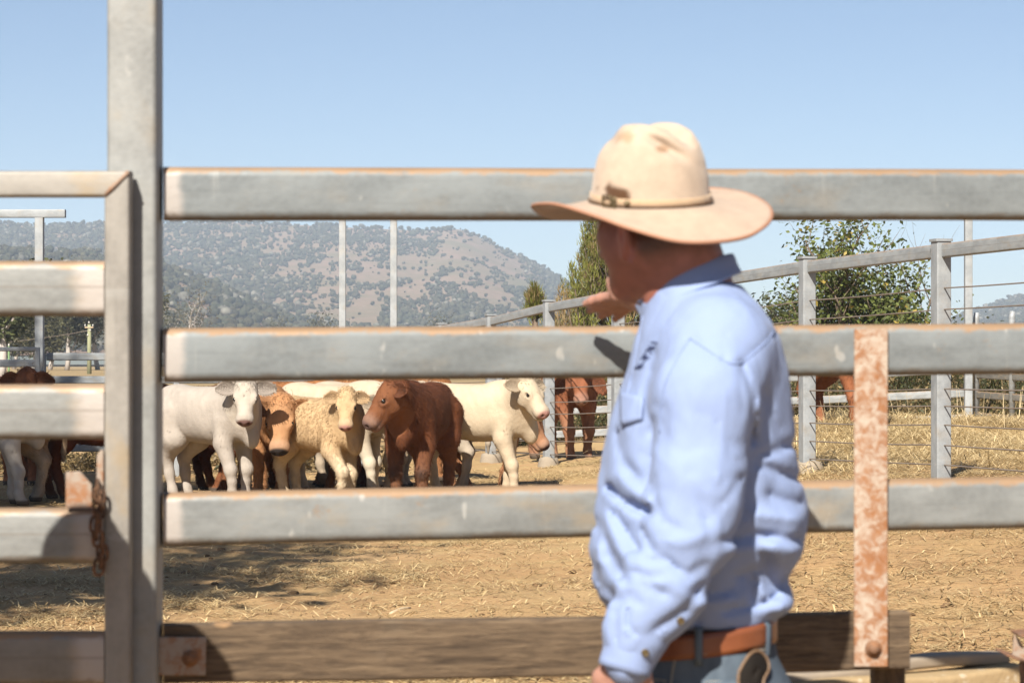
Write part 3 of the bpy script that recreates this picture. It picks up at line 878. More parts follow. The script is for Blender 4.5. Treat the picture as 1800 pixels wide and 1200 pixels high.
dsp += .0035*fbm(X*9, Y*9, Z*7, 2)*(.5+.5*sstep(Z, 1.40, 1.2))+.002*noise3(X*24+Z*9, Y*24, Z*17)
rid = 1-np.abs(noise3(X*11+Z*5, Y*11, Z*6+X*4+11)); dsp += .0045*(rid**4)*sstep(Z, 1.45, 1.15)
wx, wz_ = X+.03*noise3(X*14, Y*14, Z*14), Z+.03*noise3(X*14+5, Y*14, Z*14)
r2_ = 1-np.abs(noise3(wx*20+wz_*13, Y*15, wz_*15-wx*9+3)); dsp -= .0040*(r2_**9)*(1-.6*sstep(X, .36, .42))*(.35+.65*sstep(Z, 1.42, 1.1))
r3_ = 1-np.abs(noise3(wx*33-wz_*16, Y*24, wz_*27+wx*11+8)); dsp -= .0024*(r3_**9)*(1-.6*sstep(X, .36, .42))
fl.D[idx[:, 0], idx[:, 1], idx[:, 2]] -= dsp
V, Q = fl.mesh(); V = smooth_mesh(V, Q, 1)
shirt = obj('shirt', V, Q, M_shirt, man)
bvh = BVHTree.FromPolygons([tuple(p) for p in V], [tuple(q) for q in Q])
def hit(px, py, off=0.):
    d = Vector(P(px, py, 1.0))-Vector((0, 0, CAMZ)); d.normalize()
    h, nn, i_, t_ = bvh.ray_cast(Vector((0, 0, CAMZ)), d)
    if h is None: return None, None
    if nn.dot(d) > 0: nn = -nn
    return np.array(h+nn*off), np.array(nn)
def patch(name, corners, off, mat, parent, nu=10, nv=8, thick=.003):
    """a quad of photo points (p00,p10,p11,p01) laid on the shirt"""
    A, Nn = np.zeros((nu, nv, 3)), np.zeros((nu, nv, 3)); last = None
    for i in range(nu):
        for j in range(nv):
            u, w = i/(nu-1), j/(nv-1)
            c = [corners[0][k]*(1-u)*(1-w)+corners[1][k]*u*(1-w)+corners[2][k]*u*w+corners[3][k]*(1-u)*w for k in (0, 1)]
            h, nn = hit(c[0], c[1])
            if h is None: h, nn = last if last else (P(c[0], c[1], YM), np.array([0, -1., 0]))
            last = (h, nn); A[i, j] = h; Nn[i, j] = nn
    N2 = Nn.copy()
    for _ in range(6):
        for ax_ in (0, 1):
            N2 = (np.roll(N2, 1, ax_)+N2+np.roll(N2, -1, ax_))/3 if False else N2
    m = Nn.mean((0, 1)); N2 = Nn*.5+m*.5; N2 /= np.linalg.norm(N2, axis=2, keepdims=True)
    v, f = shell(A+N2*off, N2, thick); return obj(name, v, f, mat, parent)
def line_on(name, pts, r, mat, parent, off=.001, n=5):
    q = []
    for p in catmull(pts, 6, False):
        h, nn = hit(p[0], p[1], off)
        if h is not None: q.append(h)
    if len(q) < 3: return
    v, f = tube(q, r, n); return obj(name, v, f, mat, parent)
# pocket flap: two halves meeting in a point
fl_a = patch('pocket_flap', [(1094, 690), (1134, 700), (1131, 738), (1096, 748)], .006, M_shirt, shirt, 10, 8, .005)
def button(c, nn, r, mat, parent):
    z = Vector(nn).normalized(); M = z.to_track_quat('Z', 'Y').to_matrix().to_4x4(); M.translation = Vector(c)
    ang = np.linspace(0, 2*np.pi, 12, endpoint=False)
    V = np.array([[(r*q*math.cos(t), r*q*math.sin(t), zz) for (q, zz) in ((1, -.001), (1, .0016), (.8, .0026), (.65, .0018), (.01, .0018))] for t in ang])
    v, f = grid_mesh(V, True); return obj('button', v, f, mat, parent, M, world=False)
for bx, by in ((1196, 1090), (1134, 1146), (1097, 714)):
    h, nn = hit(bx, by, .001)
    if h is not None: button(h, nn, .0062, M_brass if by > 1000 else M_tan, shirt)
# embroidered mark on the chest: small dark stitched strokes
for i in range(9):
    q_ = np.random.default_rng(i); cx, cy = 1150-i*3.6, 602+i*6.0
    line_on('stitched_mark', [(cx-5, cy+q_.normal()*2), (cx, cy+q_.normal()*2.5), (cx+6, cy+q_.normal()*2)], .0011, M_navy, shirt)
# seams
for s_ in ([(1213, 594), (1240, 612), (1290, 640), (1335, 612), (1372, 568)], [(1213, 594), (1185, 640), (1165, 690), (1160, 760)], [(1130, 556), (1118, 620), (1104, 690), (1086, 760)]):
    line_on('seam', s_, .0016, M_shirt, shirt, .0005)
# cuffs
def ring(name, c, axis_, r0, r1, L, mat, parent, t=.003, n=28, wob_=.0015):
    ax_ = Vector(axis_).normalized(); a = ax_.cross(Vector((0, 1, .1))).normalized(); b = ax_.cross(a)
    V = np.zeros((n, 6, 3)); N = np.zeros((n, 6, 3))
    for i in range(n):
        q = 2*math.pi*i/n; d = a*math.cos(q)+b*math.sin(q)
        for j in range(6):
            k = j/5; V[i, j] = Vector(c)+ax_*(L*k)+d*(r0+(r1-r0)*k+wob_*math.sin(3*q+j)); N[i, j] = d
    v, f = shell(V, N, t, True); return obj(name, v, f, mat, parent)
cu = ring('cuff', arm[-2]*.62+arm[-1]*.38, arm[-1]-arm[-2], .0435, .0405, .047, M_shirt, shirt)
w2 = farm[2]; d2 = (w2-farm[1])/np.linalg.norm(w2-farm[1])
ring('cuff', w2-d2*.03, d2, .034, .032, .05, M_shirt, shirt)
# collar: stand and fall
def collar():
    th = np.linspace(R(188), R(188)-R(376), 61)        # front -> back -> front, over the far side first
    rows = []
    ctr = np.array([.287, YM])
    A = []
    for t in th:
        s = (1+math.cos(t))/2                        # 0 front, 1 back
        zu = 1.500+.078*s+.016*math.sin(math.pi*s); up = np.array([ctr[0]-.002+.078*math.cos(t)-.006*s, ctr[1]+.080*math.sin(t), zu])
        front = max(0, 1-s*3.2)
        zo = 1.482+.068*s-.012*front; r = .100+.004*front
        lo = np.array([ctr[0]+(r-.012)*math.cos(t)+.012*front*1.6, ctr[1]+(r+.016)*math.sin(t), zo])
        row = []
        for k in np.linspace(0, 1, 8):
            p = up*(1-k)+lo*k; p[2] += .012*math.sin(math.pi*min(1, k*1.5))*(1-k); row.append(p)
        A.append(row)
    return np.array(A)
A = collar(); A += .0015*np.stack([noise3(A[..., 0]*30, A[..., 1]*30, A[..., 2]*30)]*3, 2)
N = gnormals(A); v, f = shell(A, N, .0035)
obj('collar', v, f, M_shirt, shirt)

# --- body: head, neck and both hands in one mesh
fy = R(46)
hf = np.array([-math.cos(fy), math.sin(fy), -.23]); hf /= np.linalg.norm(hf)
hl = np.cross([0, 0, 1], hf); hl /= np.linalg.norm(hl); hu = np.cross(hf, hl)
HC = P(1150, 383, YM)
RM = np.array([hf, hl, hu])
def H(a, b, c): return HC+hf*a+hl*b+hu*c
fb = Field((.02, 3.50, .80), (.47, 4.78, 1.79), .0047)
fb.ell(H(-.012, 0, .04), (.094, .077, .09), .02, RM)
fb.ell(H(.042, 0, -.03), (.056, .062, .084), .03, RM)
for s in (1, -1):
    fb.cone(H(-.005, .050*s, -.055), H(.07, .020*s, -.094), .030, .024, .03)
    fb.ell(H(.060, .045*s, -.015), (.026, .02, .02), .02, RM)
    fb.ell(H(.03, .056*s, -.04), (.04, .016, .035), .02, RM)
fb.ell(H(.082, 0, -.10), (.022, .024, .02), .02, RM)
fb.cone(H(.096, 0, .012), H(.119, 0, -.028), .009, .0125, .012)
for s in (1, -1): fb.ell(H(.108, .012*s, -.033), (.011, .009, .008), .008, RM)
fb.ell(H(.084, 0, .032), (.02, .052, .013), .015, RM)
for s in (1, -1): fb.ell(H(.100, .032*s, .010), (.014, .018, .011), .01, RM, sub=True)
fb.ell(H(.096, 0, -.058), (.013, .024, .0065), .006, RM); fb.ell(H(.094, 0, -.070), (.013, .021, .007), .006, RM)
fb.cone(H(.107, -.02, -.064), H(.107, .02, -.064), .0025, .0025, .004, sub=True)
fb.cone(H(-.03, 0, -.06), (.290, YM, 1.46), .063, .074, .03)
fb.cone(H(-.06, 0, -.05), (.315, YM, 1.48), .045, .06, .03)
fb.ell((.30, YM, 1.42), (.085, .15, .06), .03)
for s in (1, -1):
    e = H(-.004, .081*s, -.036); ex = hl*s*.5-hf*.5
    Re = np.array([hf*.94+hu*.0+hl*s*-.3, hl*s*.9+hf*.4, hu]); Re /= np.linalg.norm(Re, axis=1, keepdims=True)
    fb.ell(e, (.021, .0095, .035), .006, Re); fb.ell(e+hl*s*.012+hf*.002+hu*.006, (.010, .008, .018), .005, Re, sub=True)
    fb.ell(H(.004, .078*s, -.066), (.010, .008, .011), .008, RM)
# pointing (right) hand
def hand(f_, W, d, u, pose, side, sc=1.):
    """W wrist, d finger direction, u thumb side, pose = per finger curl angles; palm normal = side * d x u"""
    d = np.array(d, dtype=float); d /= np.linalg.norm(d); u = np.array(u, dtype=float); u -= d*(u@d); u /= np.linalg.norm(u)
    p = np.cross(d, u)*side                            # palm direction
    K = lambda a, b, c: W+(d*a+u*b+p*c)*sc
    f_.chain([K(-.06, 0, 0), K(0, 0, 0), K(.03, 0, 0)], [.028, .025, .026], .02, )
    Rh = np.array([d, u, p])
    f_.ell(K(.055, 0, 0), (.048, .042, .0165), .015, Rh); f_.ell(K(.025, .020, .006), (.03, .02, .017), .015, Rh)
    for i, (b, L, r) in enumerate(((.030, .094, .0095), (.0105, .102, .0098), (-.009, .095, .0092), (-.0275, .076, .0082))):
        c1, c2, c3, sp = pose[i]
        a = K(.088-.006*abs(i-1), b, .002); segs = (L*.45, L*.30, L*.25); ang = 0; pts = [K(.045, b*.8, 0), a]
        for sgl, cc in zip(segs, (c1, c2, c3)):
            ang += R(cc); dd = (d+u*sp)/np.linalg.norm(d+u*sp)
            a = a+(dd*math.cos(ang)+p*math.sin(ang))*sgl*sc; pts.append(a)
        f_.chain(pts, [r*1.0, r*1.12, r*1.05, r*.98, r*.80], .006)
        f_.ell(pts[1]-p*.003, (r*1.1,)*3, .006)
    t = pose[4]
    pts = [K(.012, .018, .004), K(.045, .044, .008), K(.045+t[0]*.4, .044+t[1]*.4, .010-t[2]*.4), K(.045+t[0]*.75, .044+t[1]*.75, .014-t[2]*.8)]
    f_.chain(pts, [.016, .0135, .0115, .0090], .008)
st_ = (8, 10, 6, .0)
W = P(1140, 520, 4.43); tip = P(1050, 533, 4.56)
hand(fb, W, tip-W, (0, -.95, .22), [(3, 4, 3, .02), (5, 6, 4, .005), (9, 9, 6, -.01), (14, 12, 8, -.03), (.030, .016, .045)], -1, .88)
fb.chain([(.32, 4.10, 1.42), farm[1], W], [.05, .040, .028], .02)
W = P(1110, 1150, 3.687); dd = P(1100, 1240, 3.70)-W
hand(fb, W, dd, (-1, .25, 0), [(22, 25, 14, .05), (26, 28, 16, .01), (30, 30, 18, -.02), (34, 32, 18, -.06), (.055, .004, 0)], 1)
fb.chain([(.325, 3.82, 1.42), arm[1], arm[3], arm[5], W], [.055, .055, .045, .032, .027], .02)
fb.loft(2, [(.86, .30, .115, YM, .155), (.95, .295, .10, YM, .14), (1.05, .285, .10, YM, .145), (1.25, .300, .115, YM, .16), (1.40, .318, .09, YM, .155), (1.46, .31, .08, YM, .12)], .03)
Vb, Qb = fb.mesh(); Vb = smooth_mesh(Vb, Qb, 1)
BCx, BCy, BCz, TL = .2265, YM, 1.667, .20
zb = BCz+TL*(Vb[:, 1]-BCy); rx, ry = (Vb[:, 0]-BCx)/.0985, (Vb[:, 1]-BCy)/.092; qq = np.hypot(rx, ry)
lim = .92-.5*np.clip(Vb[:, 2]-zb-.04, 0, 1)/.09
k_ = np.where((Vb[:, 2] > zb-.012) & (qq > lim), lim/np.maximum(qq, 1e-6), 1)
Vb[:, 0] = BCx+(Vb[:, 0]-BCx)*k_; Vb[:, 1] = BCy+(Vb[:, 1]-BCy)*k_
Vb[:, 2] = np.where(Vb[:, 2] > 1.50, np.minimum(Vb[:, 2], zb+.085), Vb[:, 2])
col = np.tile(np.array([.30, .125, .092]), (len(Vb), 1))
col *= (1+.10*noise3(Vb[:, 0]*25, Vb[:, 1]*25, Vb[:, 2]*25))[:, None]
loc = (Vb-HC) @ RM.T
lips = np.exp(-(((loc[:, 0]-.102)/.016)**2+((loc[:, 1])/.024)**2+((loc[:, 2]+.064)/.011)**2)); col = col*(1-.5*lips[:, None])+np.array([.36, .13, .1])*.5*lips[:, None]
nape = (sstep(loc[:, 2], -.02, -.12)*(Vb[:, 2] > 1.3))[:, None]; col = col*(1-.5*nape)+np.array([.38, .14, .095])*.5*nape
earm = np.exp(-((np.abs(loc[:, 1])-.085)/.012)**2)*np.exp(-(loc[:, 0]/.03)**2)*np.exp(-((loc[:, 2]+.036)/.04)**2); col += earm[:, None]*np.array([.09, .0, .0])
crop = (sstep(loc[:, 0], -.012, -.03)*sstep(loc[:, 2], -.095, -.06)*(Vb[:, 2] > 1.5)*(Vb[:, 1] < 4.3)*.8)[:, None]; col = col*(1-crop)+np.array([.07, .042, .032])*(1+.4*noise3(Vb[:, 0]*150, Vb[:, 1]*150, Vb[:, 2]*150))[:, None]*crop
hm_ = (Vb[:, 1] > 4.3) | (Vb[:, 2] < 1.0); col[hm_] = col[hm_]*1.15+np.array([.09, .085, .065])
body = obj('body', Vb, Qb, M_skin, man, col=col)
n = NT('eye_white'); M_eyew = n.fin((.6, .56, .5), .2)
def ball(c, r, nu=14, nv=9, sq=(1, 1, 1)):
    V = np.array([[(c[0]+sq[0]*r*math.cos(a)*math.cos(b), c[1]+sq[1]*r*math.sin(a)*math.cos(b), c[2]+sq[2]*r*math.sin(b)) for b in np.linspace(-1.57, 1.57, nv)] for a in np.linspace(0, 6.2832, nu, endpoint=False)])
    return grid_mesh(V, True)
for s in (1, -1):
    v, f = ball(H(.0865, .032*s, .010), .0108); e = obj('eye', v, f, M_eyew, body)
    v, f = ball(H(.0932, .032*s, .010), .0050); obj('iris', v, f, M_eye, e)
    fe = [H(.103, (.014+.010*k)*s, .026+.004*math.sin(k)) for k in range(4)]; fe[-1] = H(.088, .050*s, .024)
    v, f = tube(fe, [.002, .0035, .0035, .002], 6); obj('eyebrow', v, f, M_hair, body)
# short hair under the hat
fh = Field((.02, 3.78, 1.50), (.42, 4.12, 1.80), .006)
fh.ell(H(-.012, 0, .04), (.0965, .0795, .092), .02, RM)
fh.ell(H(-.045, 0, -.005), (.062, .072, .07), .03, RM)
V, Q = fh.mesh(); lo_ = (V-HC) @ RM.T
zb = BCz+TL*(V[:, 1]-BCy); qq = np.hypot((V[:, 0]-BCx)/.0985, (V[:, 1]-BCy)/.092)
k_ = np.where((V[:, 2] > zb-.012) & (qq > .94), .94/np.maximum(qq, 1e-6), 1)
V[:, 0] = BCx+(V[:, 0]-BCx)*k_; V[:, 1] = BCy+(V[:, 1]-BCy)*k_
kq = ((V[:, 2] < zb+.02)[Q]).all(1) & (lo_[Q][:, :, 2] > .006-.35*np.clip(-lo_[Q][:, :, 0]-.01, 0, .1)).all(1) & (lo_[Q][:, :, 0] < .04).all(1)
used, inv = np.unique(Q[kq], return_inverse=True)
obj('hair', V[used], inv.reshape(-1, 4), M_hair, man)

# --- hat
hat = thing('hat_root', None, None, T(0, 0, 0)) if False else None
BC = np.array([.2265, YM, 1.667]); TILT = .20
edge = catmull([P(a, b, YM+c) for a, b, c in ((936, 361, .03), (960, 357, -.03), (990, 361, -.07), (1055, 382, -.12), (1105, 400, -.15), (1180, 421, -.172), (1240, 425, -.165), (1305, 417, -.125), (1340, 400, -.08), (1356, 381, -.02), (1351, 362, .04), (1325, 345, .09), (1290, 335, .13), (1240, 331, .165), (1170, 338, .18), (1100, 358, .175), (1040, 380, .15), (985, 384, .11), (952, 376, .07))], 7)
ang = np.unwrap(np.arctan2(edge[:, 1]-YM, edge[:, 0]-BC[0]))
def base(a, k=1.0): return np.stack([BC[0]+.0985*k*np.cos(a), YM+.092*k*np.sin(a), BC[2]+TILT*.092*k*np.sin(a)], -1)
inner = base(ang, .97)
nt = 14; A = np.zeros((len(edge), nt, 3))
for j, t in enumerate(np.linspace(0, 1, nt)):
    A[:, j] = inner*(1-t)+edge*t
    A[:, j, 2] = inner[:, 2]+(edge[:, 2]-inner[:, 2])*(t**1.25)-.004*math.sin(math.pi*t)
A[..., 2] += .0022*noise3(A[..., 0]*16, A[..., 1]*16, A[..., 2]*16)
def felt_col(V, extra=()):
    b = np.tile(np.array([.50, .395, .312]), (len(V), 1))
    b *= (1+.07*fbm(V[:, 0]*30, V[:, 1]*30, V[:, 2]*30, 3))[:, None]
    return b
N = gnormals(A, True)
if N[..., 2].mean() < 0: N = -N
v, f = shell(A, N, .0042, True)
cb = felt_col(v)*np.array([.94, .90, .86])
# crown
na, nh = 120, 44
hh = np.linspace(0, 1, nh); aa = np.linspace(0, 2*np.pi, na, endpoint=False)
rf = np.interp(hh, [0, .1, .25, .45, .62, .76, .87, .95, 1], [1.0, .975, .945, .885, .80, .675, .50, .28, .0])
zf = np.interp(hh, [0, .1, .25, .45, .62, .76, .87, .95, 1], [0, .13, .31, .53, .71, .85, .945, .985, 1.0])
up = np.array([.0, -TILT*.8, 1.0]); up /= np.linalg.norm(up)
B0 = base(aa); Cc = np.array([BC[0], YM, BC[2]])
CR = np.zeros((na, nh, 3))
for j in range(nh):
    r_ = rf[j]*(1+0.0*aa)
    CR[:, j] = Cc+(B0-Cc)*max(rf[j], .002)+up*(.1335*zf[j])
ca = np.array([-.80, .60, 0]); cs = np.array([-.60, -.80, 0])
D_ = CR-Cc; a_ = D_@ca; s_ = D_@cs; zt = (D_@up)/.1335
creas = np.exp(-((s_-.010)/.024)**2)*sstep(zt, .55, 1.0)
CR -= up*(.044*creas*(.55+.45*sstep(a_, -.09, .02)))[..., None]
for side in (1, -1):
    dn = np.exp(-((a_-.045)/.03)**2)*np.exp(-((zt-.80)/.16)**2)*sstep(side*s_, .012, .05)
    CR -= (np.sign(side)*cs)*(.019*dn)[..., None]
dim = P(1167, 259, YM-.06); dd_ = np.hypot((CR[..., 0]-dim[0]-.0)*.8+(CR[..., 2]-dim[2])*.5, ((CR[..., 2]-dim[2])+.45*(CR[..., 0]-dim[0]))*2.0)
near_ = (CR[..., 1] < YM-.01)
CR[..., 1] += .017*np.exp(-(dd_/.018)**2)*near_
CR += .0016*np.stack([fbm(CR[..., 0]*18, CR[..., 1]*18, CR[..., 2]*18, 2)]*3, 2)
vc, fc = grid_mesh(CR, True)
cc = felt_col(vc)*np.array([1.06, 1.06, 1.04])
qx = 900+vc[:, 0]/vc[:, 1]*F; qy = HOR+(CAMZ-vc[:, 2])/vc[:, 1]*F
nr = (vc[:, 1] < YM+.02)
wob = 8*noise3(vc[:, 0]*70, vc[:, 1]*70, vc[:, 2]*70)
s1 = 1-sstep(np.hypot((qx-1085)/1.0, (qy-344)/1.0)+wob, 15, 25)
s1 = np.maximum(s1, 1-sstep(np.hypot((qx-1066)/2.0, (qy-331)/1.0)+wob, 3, 9)); s1 = np.maximum(s1, (1-sstep(np.hypot((qx-1104)/1.2, (qy-366))+wob, 4, 20))*.55)
s2 = (1-sstep(np.hypot((qx-1098)/1.6, (qy-240)/1.0)+wob, 2, 20))*.55
s3 = (1-sstep(np.hypot((qx-1164)/1.8, (qy-262)/.8)+wob*.6, 2, 11))*.75
for m, c_ in ((s1, (.105, .052, .026)), (s2, (.33, .19, .085)), (s3, (.28, .15, .07))):
    m = (m*nr)[:, None]; cc = cc*(1-m)+np.array(c_)*m
nv = len(v)
hat = obj('hat', np.concatenate([v, vc]), f+[tuple(i+nv for i in q) for q in fc], M_felt, man, col=np.concatenate([cb, cc]))
vv, ff = tube(list(edge+np.array([0, 0, -.001]))+[edge[0]+np.array([0, 0, -.001])], .0030, 6, False); obj('brim_edge', vv, ff, M_edge, hat)
# band and its little buckle
def bandpt(a, k, z): return base(np.array([a]), k)[0]+up*z
A = np.array([[bandpt(a, 1.022-.012*j/3, .003+.0105*j/3) for j in range(4)] for a in np.linspace(0, 2*np.pi, 90, endpoint=False)])
N = np.array([[(*(np.array([math.cos(a), math.sin(a)])), 0) for j in range(4)] for a in np.linspace(0, 2*np.pi, 90, endpoint=False)])
v, f = shell(A, N, .003, True); band = obj('hat_band', v, f, M_felt, hat, col=np.tile([.54, .385, .25], (len(v), 1)))
v, f = tube([bandpt(a, 1.03, .002) for a in np.linspace(0, 2*np.pi, 90)], .0016, 5, False); obj('band_cord', v, f, M_tan, band)
def loop_on(name, a0, a1, z0, z1, r, mat):
    q = [(a0, z0), (a1, z0), (a1, z1), (a0, z1)]; pts = []
    for (p, z), (p2, z2) in zip(q, q[1:]+q[:1]):
        for k in range(4): pts.append(bandpt(R(p+(p2-p)*k/4), 1.055, z+(z2-z)*k/4))
    vv, ff = tube(pts+[pts[0]], r, 6, False); return obj(name, vv, ff, mat, band)
loop_on('buckle', 219, 229, -.001, .0165, .0018, M_brass)
loop_on('keeper', 231.5, 234, -.002, .0155, .0016, M_brass)
vv, ff = tube([bandpt(R(a), 1.05, .0075) for a in (243.5, 245, 247, 248.2)], [.004, .005, .0045, .002], 8); obj('strap_tip', vv, ff, M_brass, band)

# --- jeans, belt, boots
fj = Field((.08, 3.72, .06), (.52, 4.20, 1.0), .0085)
fj.loft(2, [(.80, .300, .135, YM, .178), (.86, .303, .138, YM, .180), (.92, .298, .134, YM, .176), (.965, .295, .129, YM, .171)], .02, 2.2)
for s in (-1, 1):
    fj.chain([(.298, YM+.092*s, .82), (.285, YM+.10*s, .52), (.295, YM+.11*s, .12)], [.100, .074, .062], .04)
fj.ell((.385, YM-.075, .84), (.07, .085, .085), .04); fj.ell((.385, YM+.075, .84), (.07, .085, .085), .04)
idx = np.argwhere(np.abs(fj.D) < .03); X, Y, Z = (fj.ax[i][idx[:, i]].astype(float) for i in range(3))
fj.D[idx[:, 0], idx[:, 1], idx[:, 2]] -= .003*fbm(X*12, Y*12, Z*8, 2)+.003*(1-np.abs(noise3(X*9, Y*9, Z*14)))**4
V, Q = fj.mesh(); V = smooth_mesh(V, Q, 1)
jeans = obj('jeans', V, Q, M_denim, man)
bvh = BVHTree.FromPolygons([tuple(p) for p in V], [tuple(q) for q in Q])
th = np.linspace(0, 2*np.pi, 72, endpoint=False)
def beltz(x): return .962+.10*(x-.306)
A = np.zeros((72, 5, 3)); N = np.zeros((72, 5, 3))
for i, t in enumerate(th):
    ct, s_t = math.cos(t), math.sin(t); e_ = (abs(ct)**2.2+abs(s_t)**2.2)**(-1/2.2)
    for j in range(5):
        x = .296+.1355*ct*e_; y = YM+.1775*s_t*e_; A[i, j] = (x, y, beltz(x)-.019+.038*j/4); N[i, j] = (ct, s_t, 0)
v, f = shell(A, N, .004, True); belt = obj('belt', v, f, M_belt, man)
def near_pt(px_, z, off=0):
    """a point on the near side of the waist ellipse at photo column px_"""
    best = None
    for t in np.linspace(np.pi, 2*np.pi, 400):
        ct, s_t = math.cos(t), math.sin(t); e_ = (abs(ct)**2.2+abs(s_t)**2.2)**(-1/2.2)
        x = .296+(.1355+off)*ct*e_; y = YM+(.1775+off)*s_t*e_; q = 900+x/y*F
        if best is None or abs(q-px_) < best[0]: best = (abs(q-px_), x, y, ct, s_t)
    return np.array([best[1], best[2], z]), np.array([best[3], best[4], 0])
for c_ in (1228, 1352):
    p, nn = near_pt(c_, beltz(.33), .005); tx = np.cross([0, 0, 1], nn)
    A = np.array([[p+tx*(.006*a)+np.array([0, 0, z])+nn*o_ for a in (-1, 1)] for z, o_ in ((.027, -.004), (.022, .001), (-.022, .001), (-.034, -.004))])
    v, f = shell(A, np.tile(nn, (4, 2, 1)), .003); obj('belt_loop', v, f, M_denim, jeans)
line_on('yoke_seam', [(1190, 1148), (1230, 1143), (1290, 1137), (1350, 1134)], .0014, M_seam, jeans)
line_on('yoke_seam', [(1190, 1155), (1230, 1150), (1290, 1144), (1350, 1141)], .0014, M_seam, jeans)
line_on('side_seam', [(1189, 1145), (1184, 1170), (1178, 1210)], .0018, M_seam, jeans)
line_on('pocket_seam', [(1240, 1199), (1262, 1197), (1290, 1202)], .0016, M_seam, jeans)
patch('back_pocket', [(1242, 1198), (1345, 1192), (1350, 1290), (1250, 1300)], .004, M_denim, jeans, 10, 8, .003)
line_on('pocket_seam', [(1130, 1196), (1150, 1193), (1172, 1196)], .0016, M_seam, jeans)
# dark leather thing hooked into the back pocket
pts = catmull([(1292, 1192), (1299, 1168), (1313, 1148), (1326, 1146), (1338, 1160), (1342, 1178), (1334, 1196), (1328, 1222), (1300, 1226)], 5)
q = [hit(a, b, .012)[0] for a, b in pts]; q = np.array([k if k is not None else P(1310, 1180, 3.80) for k in q])
cen = q.mean(0); A = np.array([[cen*(1-k)+p*k+np.array([0, -.010*(1-k*k), 0]) for k in (.02, .4, .75, .93, 1)] for p in q])
pch = thing('leather_pouch', "dark leather pouch with a tan edge tucked in the man's back pocket", 'pouch', T(*cen))
v, f = shell(A, np.tile(np.array([0, -1., 0]), (len(q), 5, 1)), .008, True); obj('pouch_body', v, f, M_dark, pch)
v, f = tube(list(q)+[q[0]], .0028, 6, False); obj('edging', v, f, M_tan, pch)
for s in (-1, 1):
    fo = Field((.0, YM+.11*s-.09, -.01), (.42, YM+.11*s+.09, .22), .008)
    fo.chain([(.30, YM+.11*s, .2), (.305, YM+.11*s, .07), (.25, YM+.11*s, .055), (.13, YM+.115*s, .04)], [.055, .05, .046, .036], .03)
    fo.D = np.maximum(fo.D, -(fo.ax[2][None, None, :]-.002)); V, Q = fo.mesh(); b_ = obj('boot', V, Q, M_boot, man)

# a second person out of the picture at the left whose shadow falls on the gate
man2 = copy_tree(man, T(-1.06, 3.64, 0) @ Matrix.Rotation(R(182), 4, 'Z') @ T(0, 0, 0), 'person in a felt hat standing in front of the gate, outside the picture')

# ------------------------------------------------------------------ cable fence running away on the right
FD = np.array([-.75, 2.7]); FD = FD/np.linalg.norm(FD)
fp = []
for i in range(-2, 9):
    x, y = 3.46-.75*i, 19.5+2.7*i
    zt = {0: 2.387, 1: 2.366, 2: 2.31, 3: 2.257, 4: 2.184, 5: 2.06, 6: 1.988}.get(i, 2.39+.01*-i if i < 0 else 1.99-.05*(i-6))
    fp.append((x, y, zt))
cfence = thing('cable_fence', 'steel fence with capped posts and wire cables running away behind the man', 'fence', T(3.46, 19.5, .4))
upF = (FD[0], FD[1], 0)
for i, (x, y, zt) in enumerate(fp):
    zb = float(zg(x, y))
    po = beam('post', (x, y, zb-.2), (x, y, zt), .125, .125, .010, M_farpost, cfence, up=upF)
    beam('cap', (x, y, zt+.0005), (x, y, zt+.022), .146, .146, .008, M_farpost, po, up=upF)
    if i >= 3:
        n_ = 18; a_ = np.linspace(0, 2*np.pi, n_, endpoint=False); zl = np.array([-.08, .0, .06, .10, .115]); rr_ = np.array([.165, .155, .14, .128, .07])*(1.0 if i % 2 else .9)
        V = np.stack([np.stack([x+rr_*math.cos(t)*(1+.05*math.sin(3*t+i)), y+rr_*math.sin(t), zb+zl+.01*math.sin(2*t+i)], 1) for t in a_])
        v, f = grid_mesh(V, True); obj('footing', v, f, M_conc, po)
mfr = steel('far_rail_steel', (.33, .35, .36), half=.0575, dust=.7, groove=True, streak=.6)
for (x0, y0, z0), (x1, y1, z1) in zip(fp[:-1], fp[1:]):
    p0 = np.array([x0+FD[0]*.066, y0+FD[1]*.066, z0-.075]); p1 = np.array([x1-FD[0]*.066, y1-FD[1]*.066, z1-.075])
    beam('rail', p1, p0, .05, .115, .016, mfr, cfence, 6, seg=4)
for k, fr in enumerate((.07, .152, .237, .315, .387, .47, .55, .63, .717, .806)):
    pts = []
    for (x, y, zt) in fp:
        zb = float(zg(x, y)); pts.append((x-.0*FD[1], y, zb+fr*(zt-zb)))
    q = []
    for a, b in zip(pts[:-1], pts[1:]):
        for t in (0, .25, .5, .75): q.append((a[0]+(b[0]-a[0])*t, a[1]+(b[1]-a[1])*t, a[2]+(b[2]-a[2])*t-.035*(t*(1-t))*(.5+(k*37 % 5)/5)))
    q.append(pts[-1]); v, f = tube(q, .0062, 6); obj('cable', v, f, M_wire, cfence)

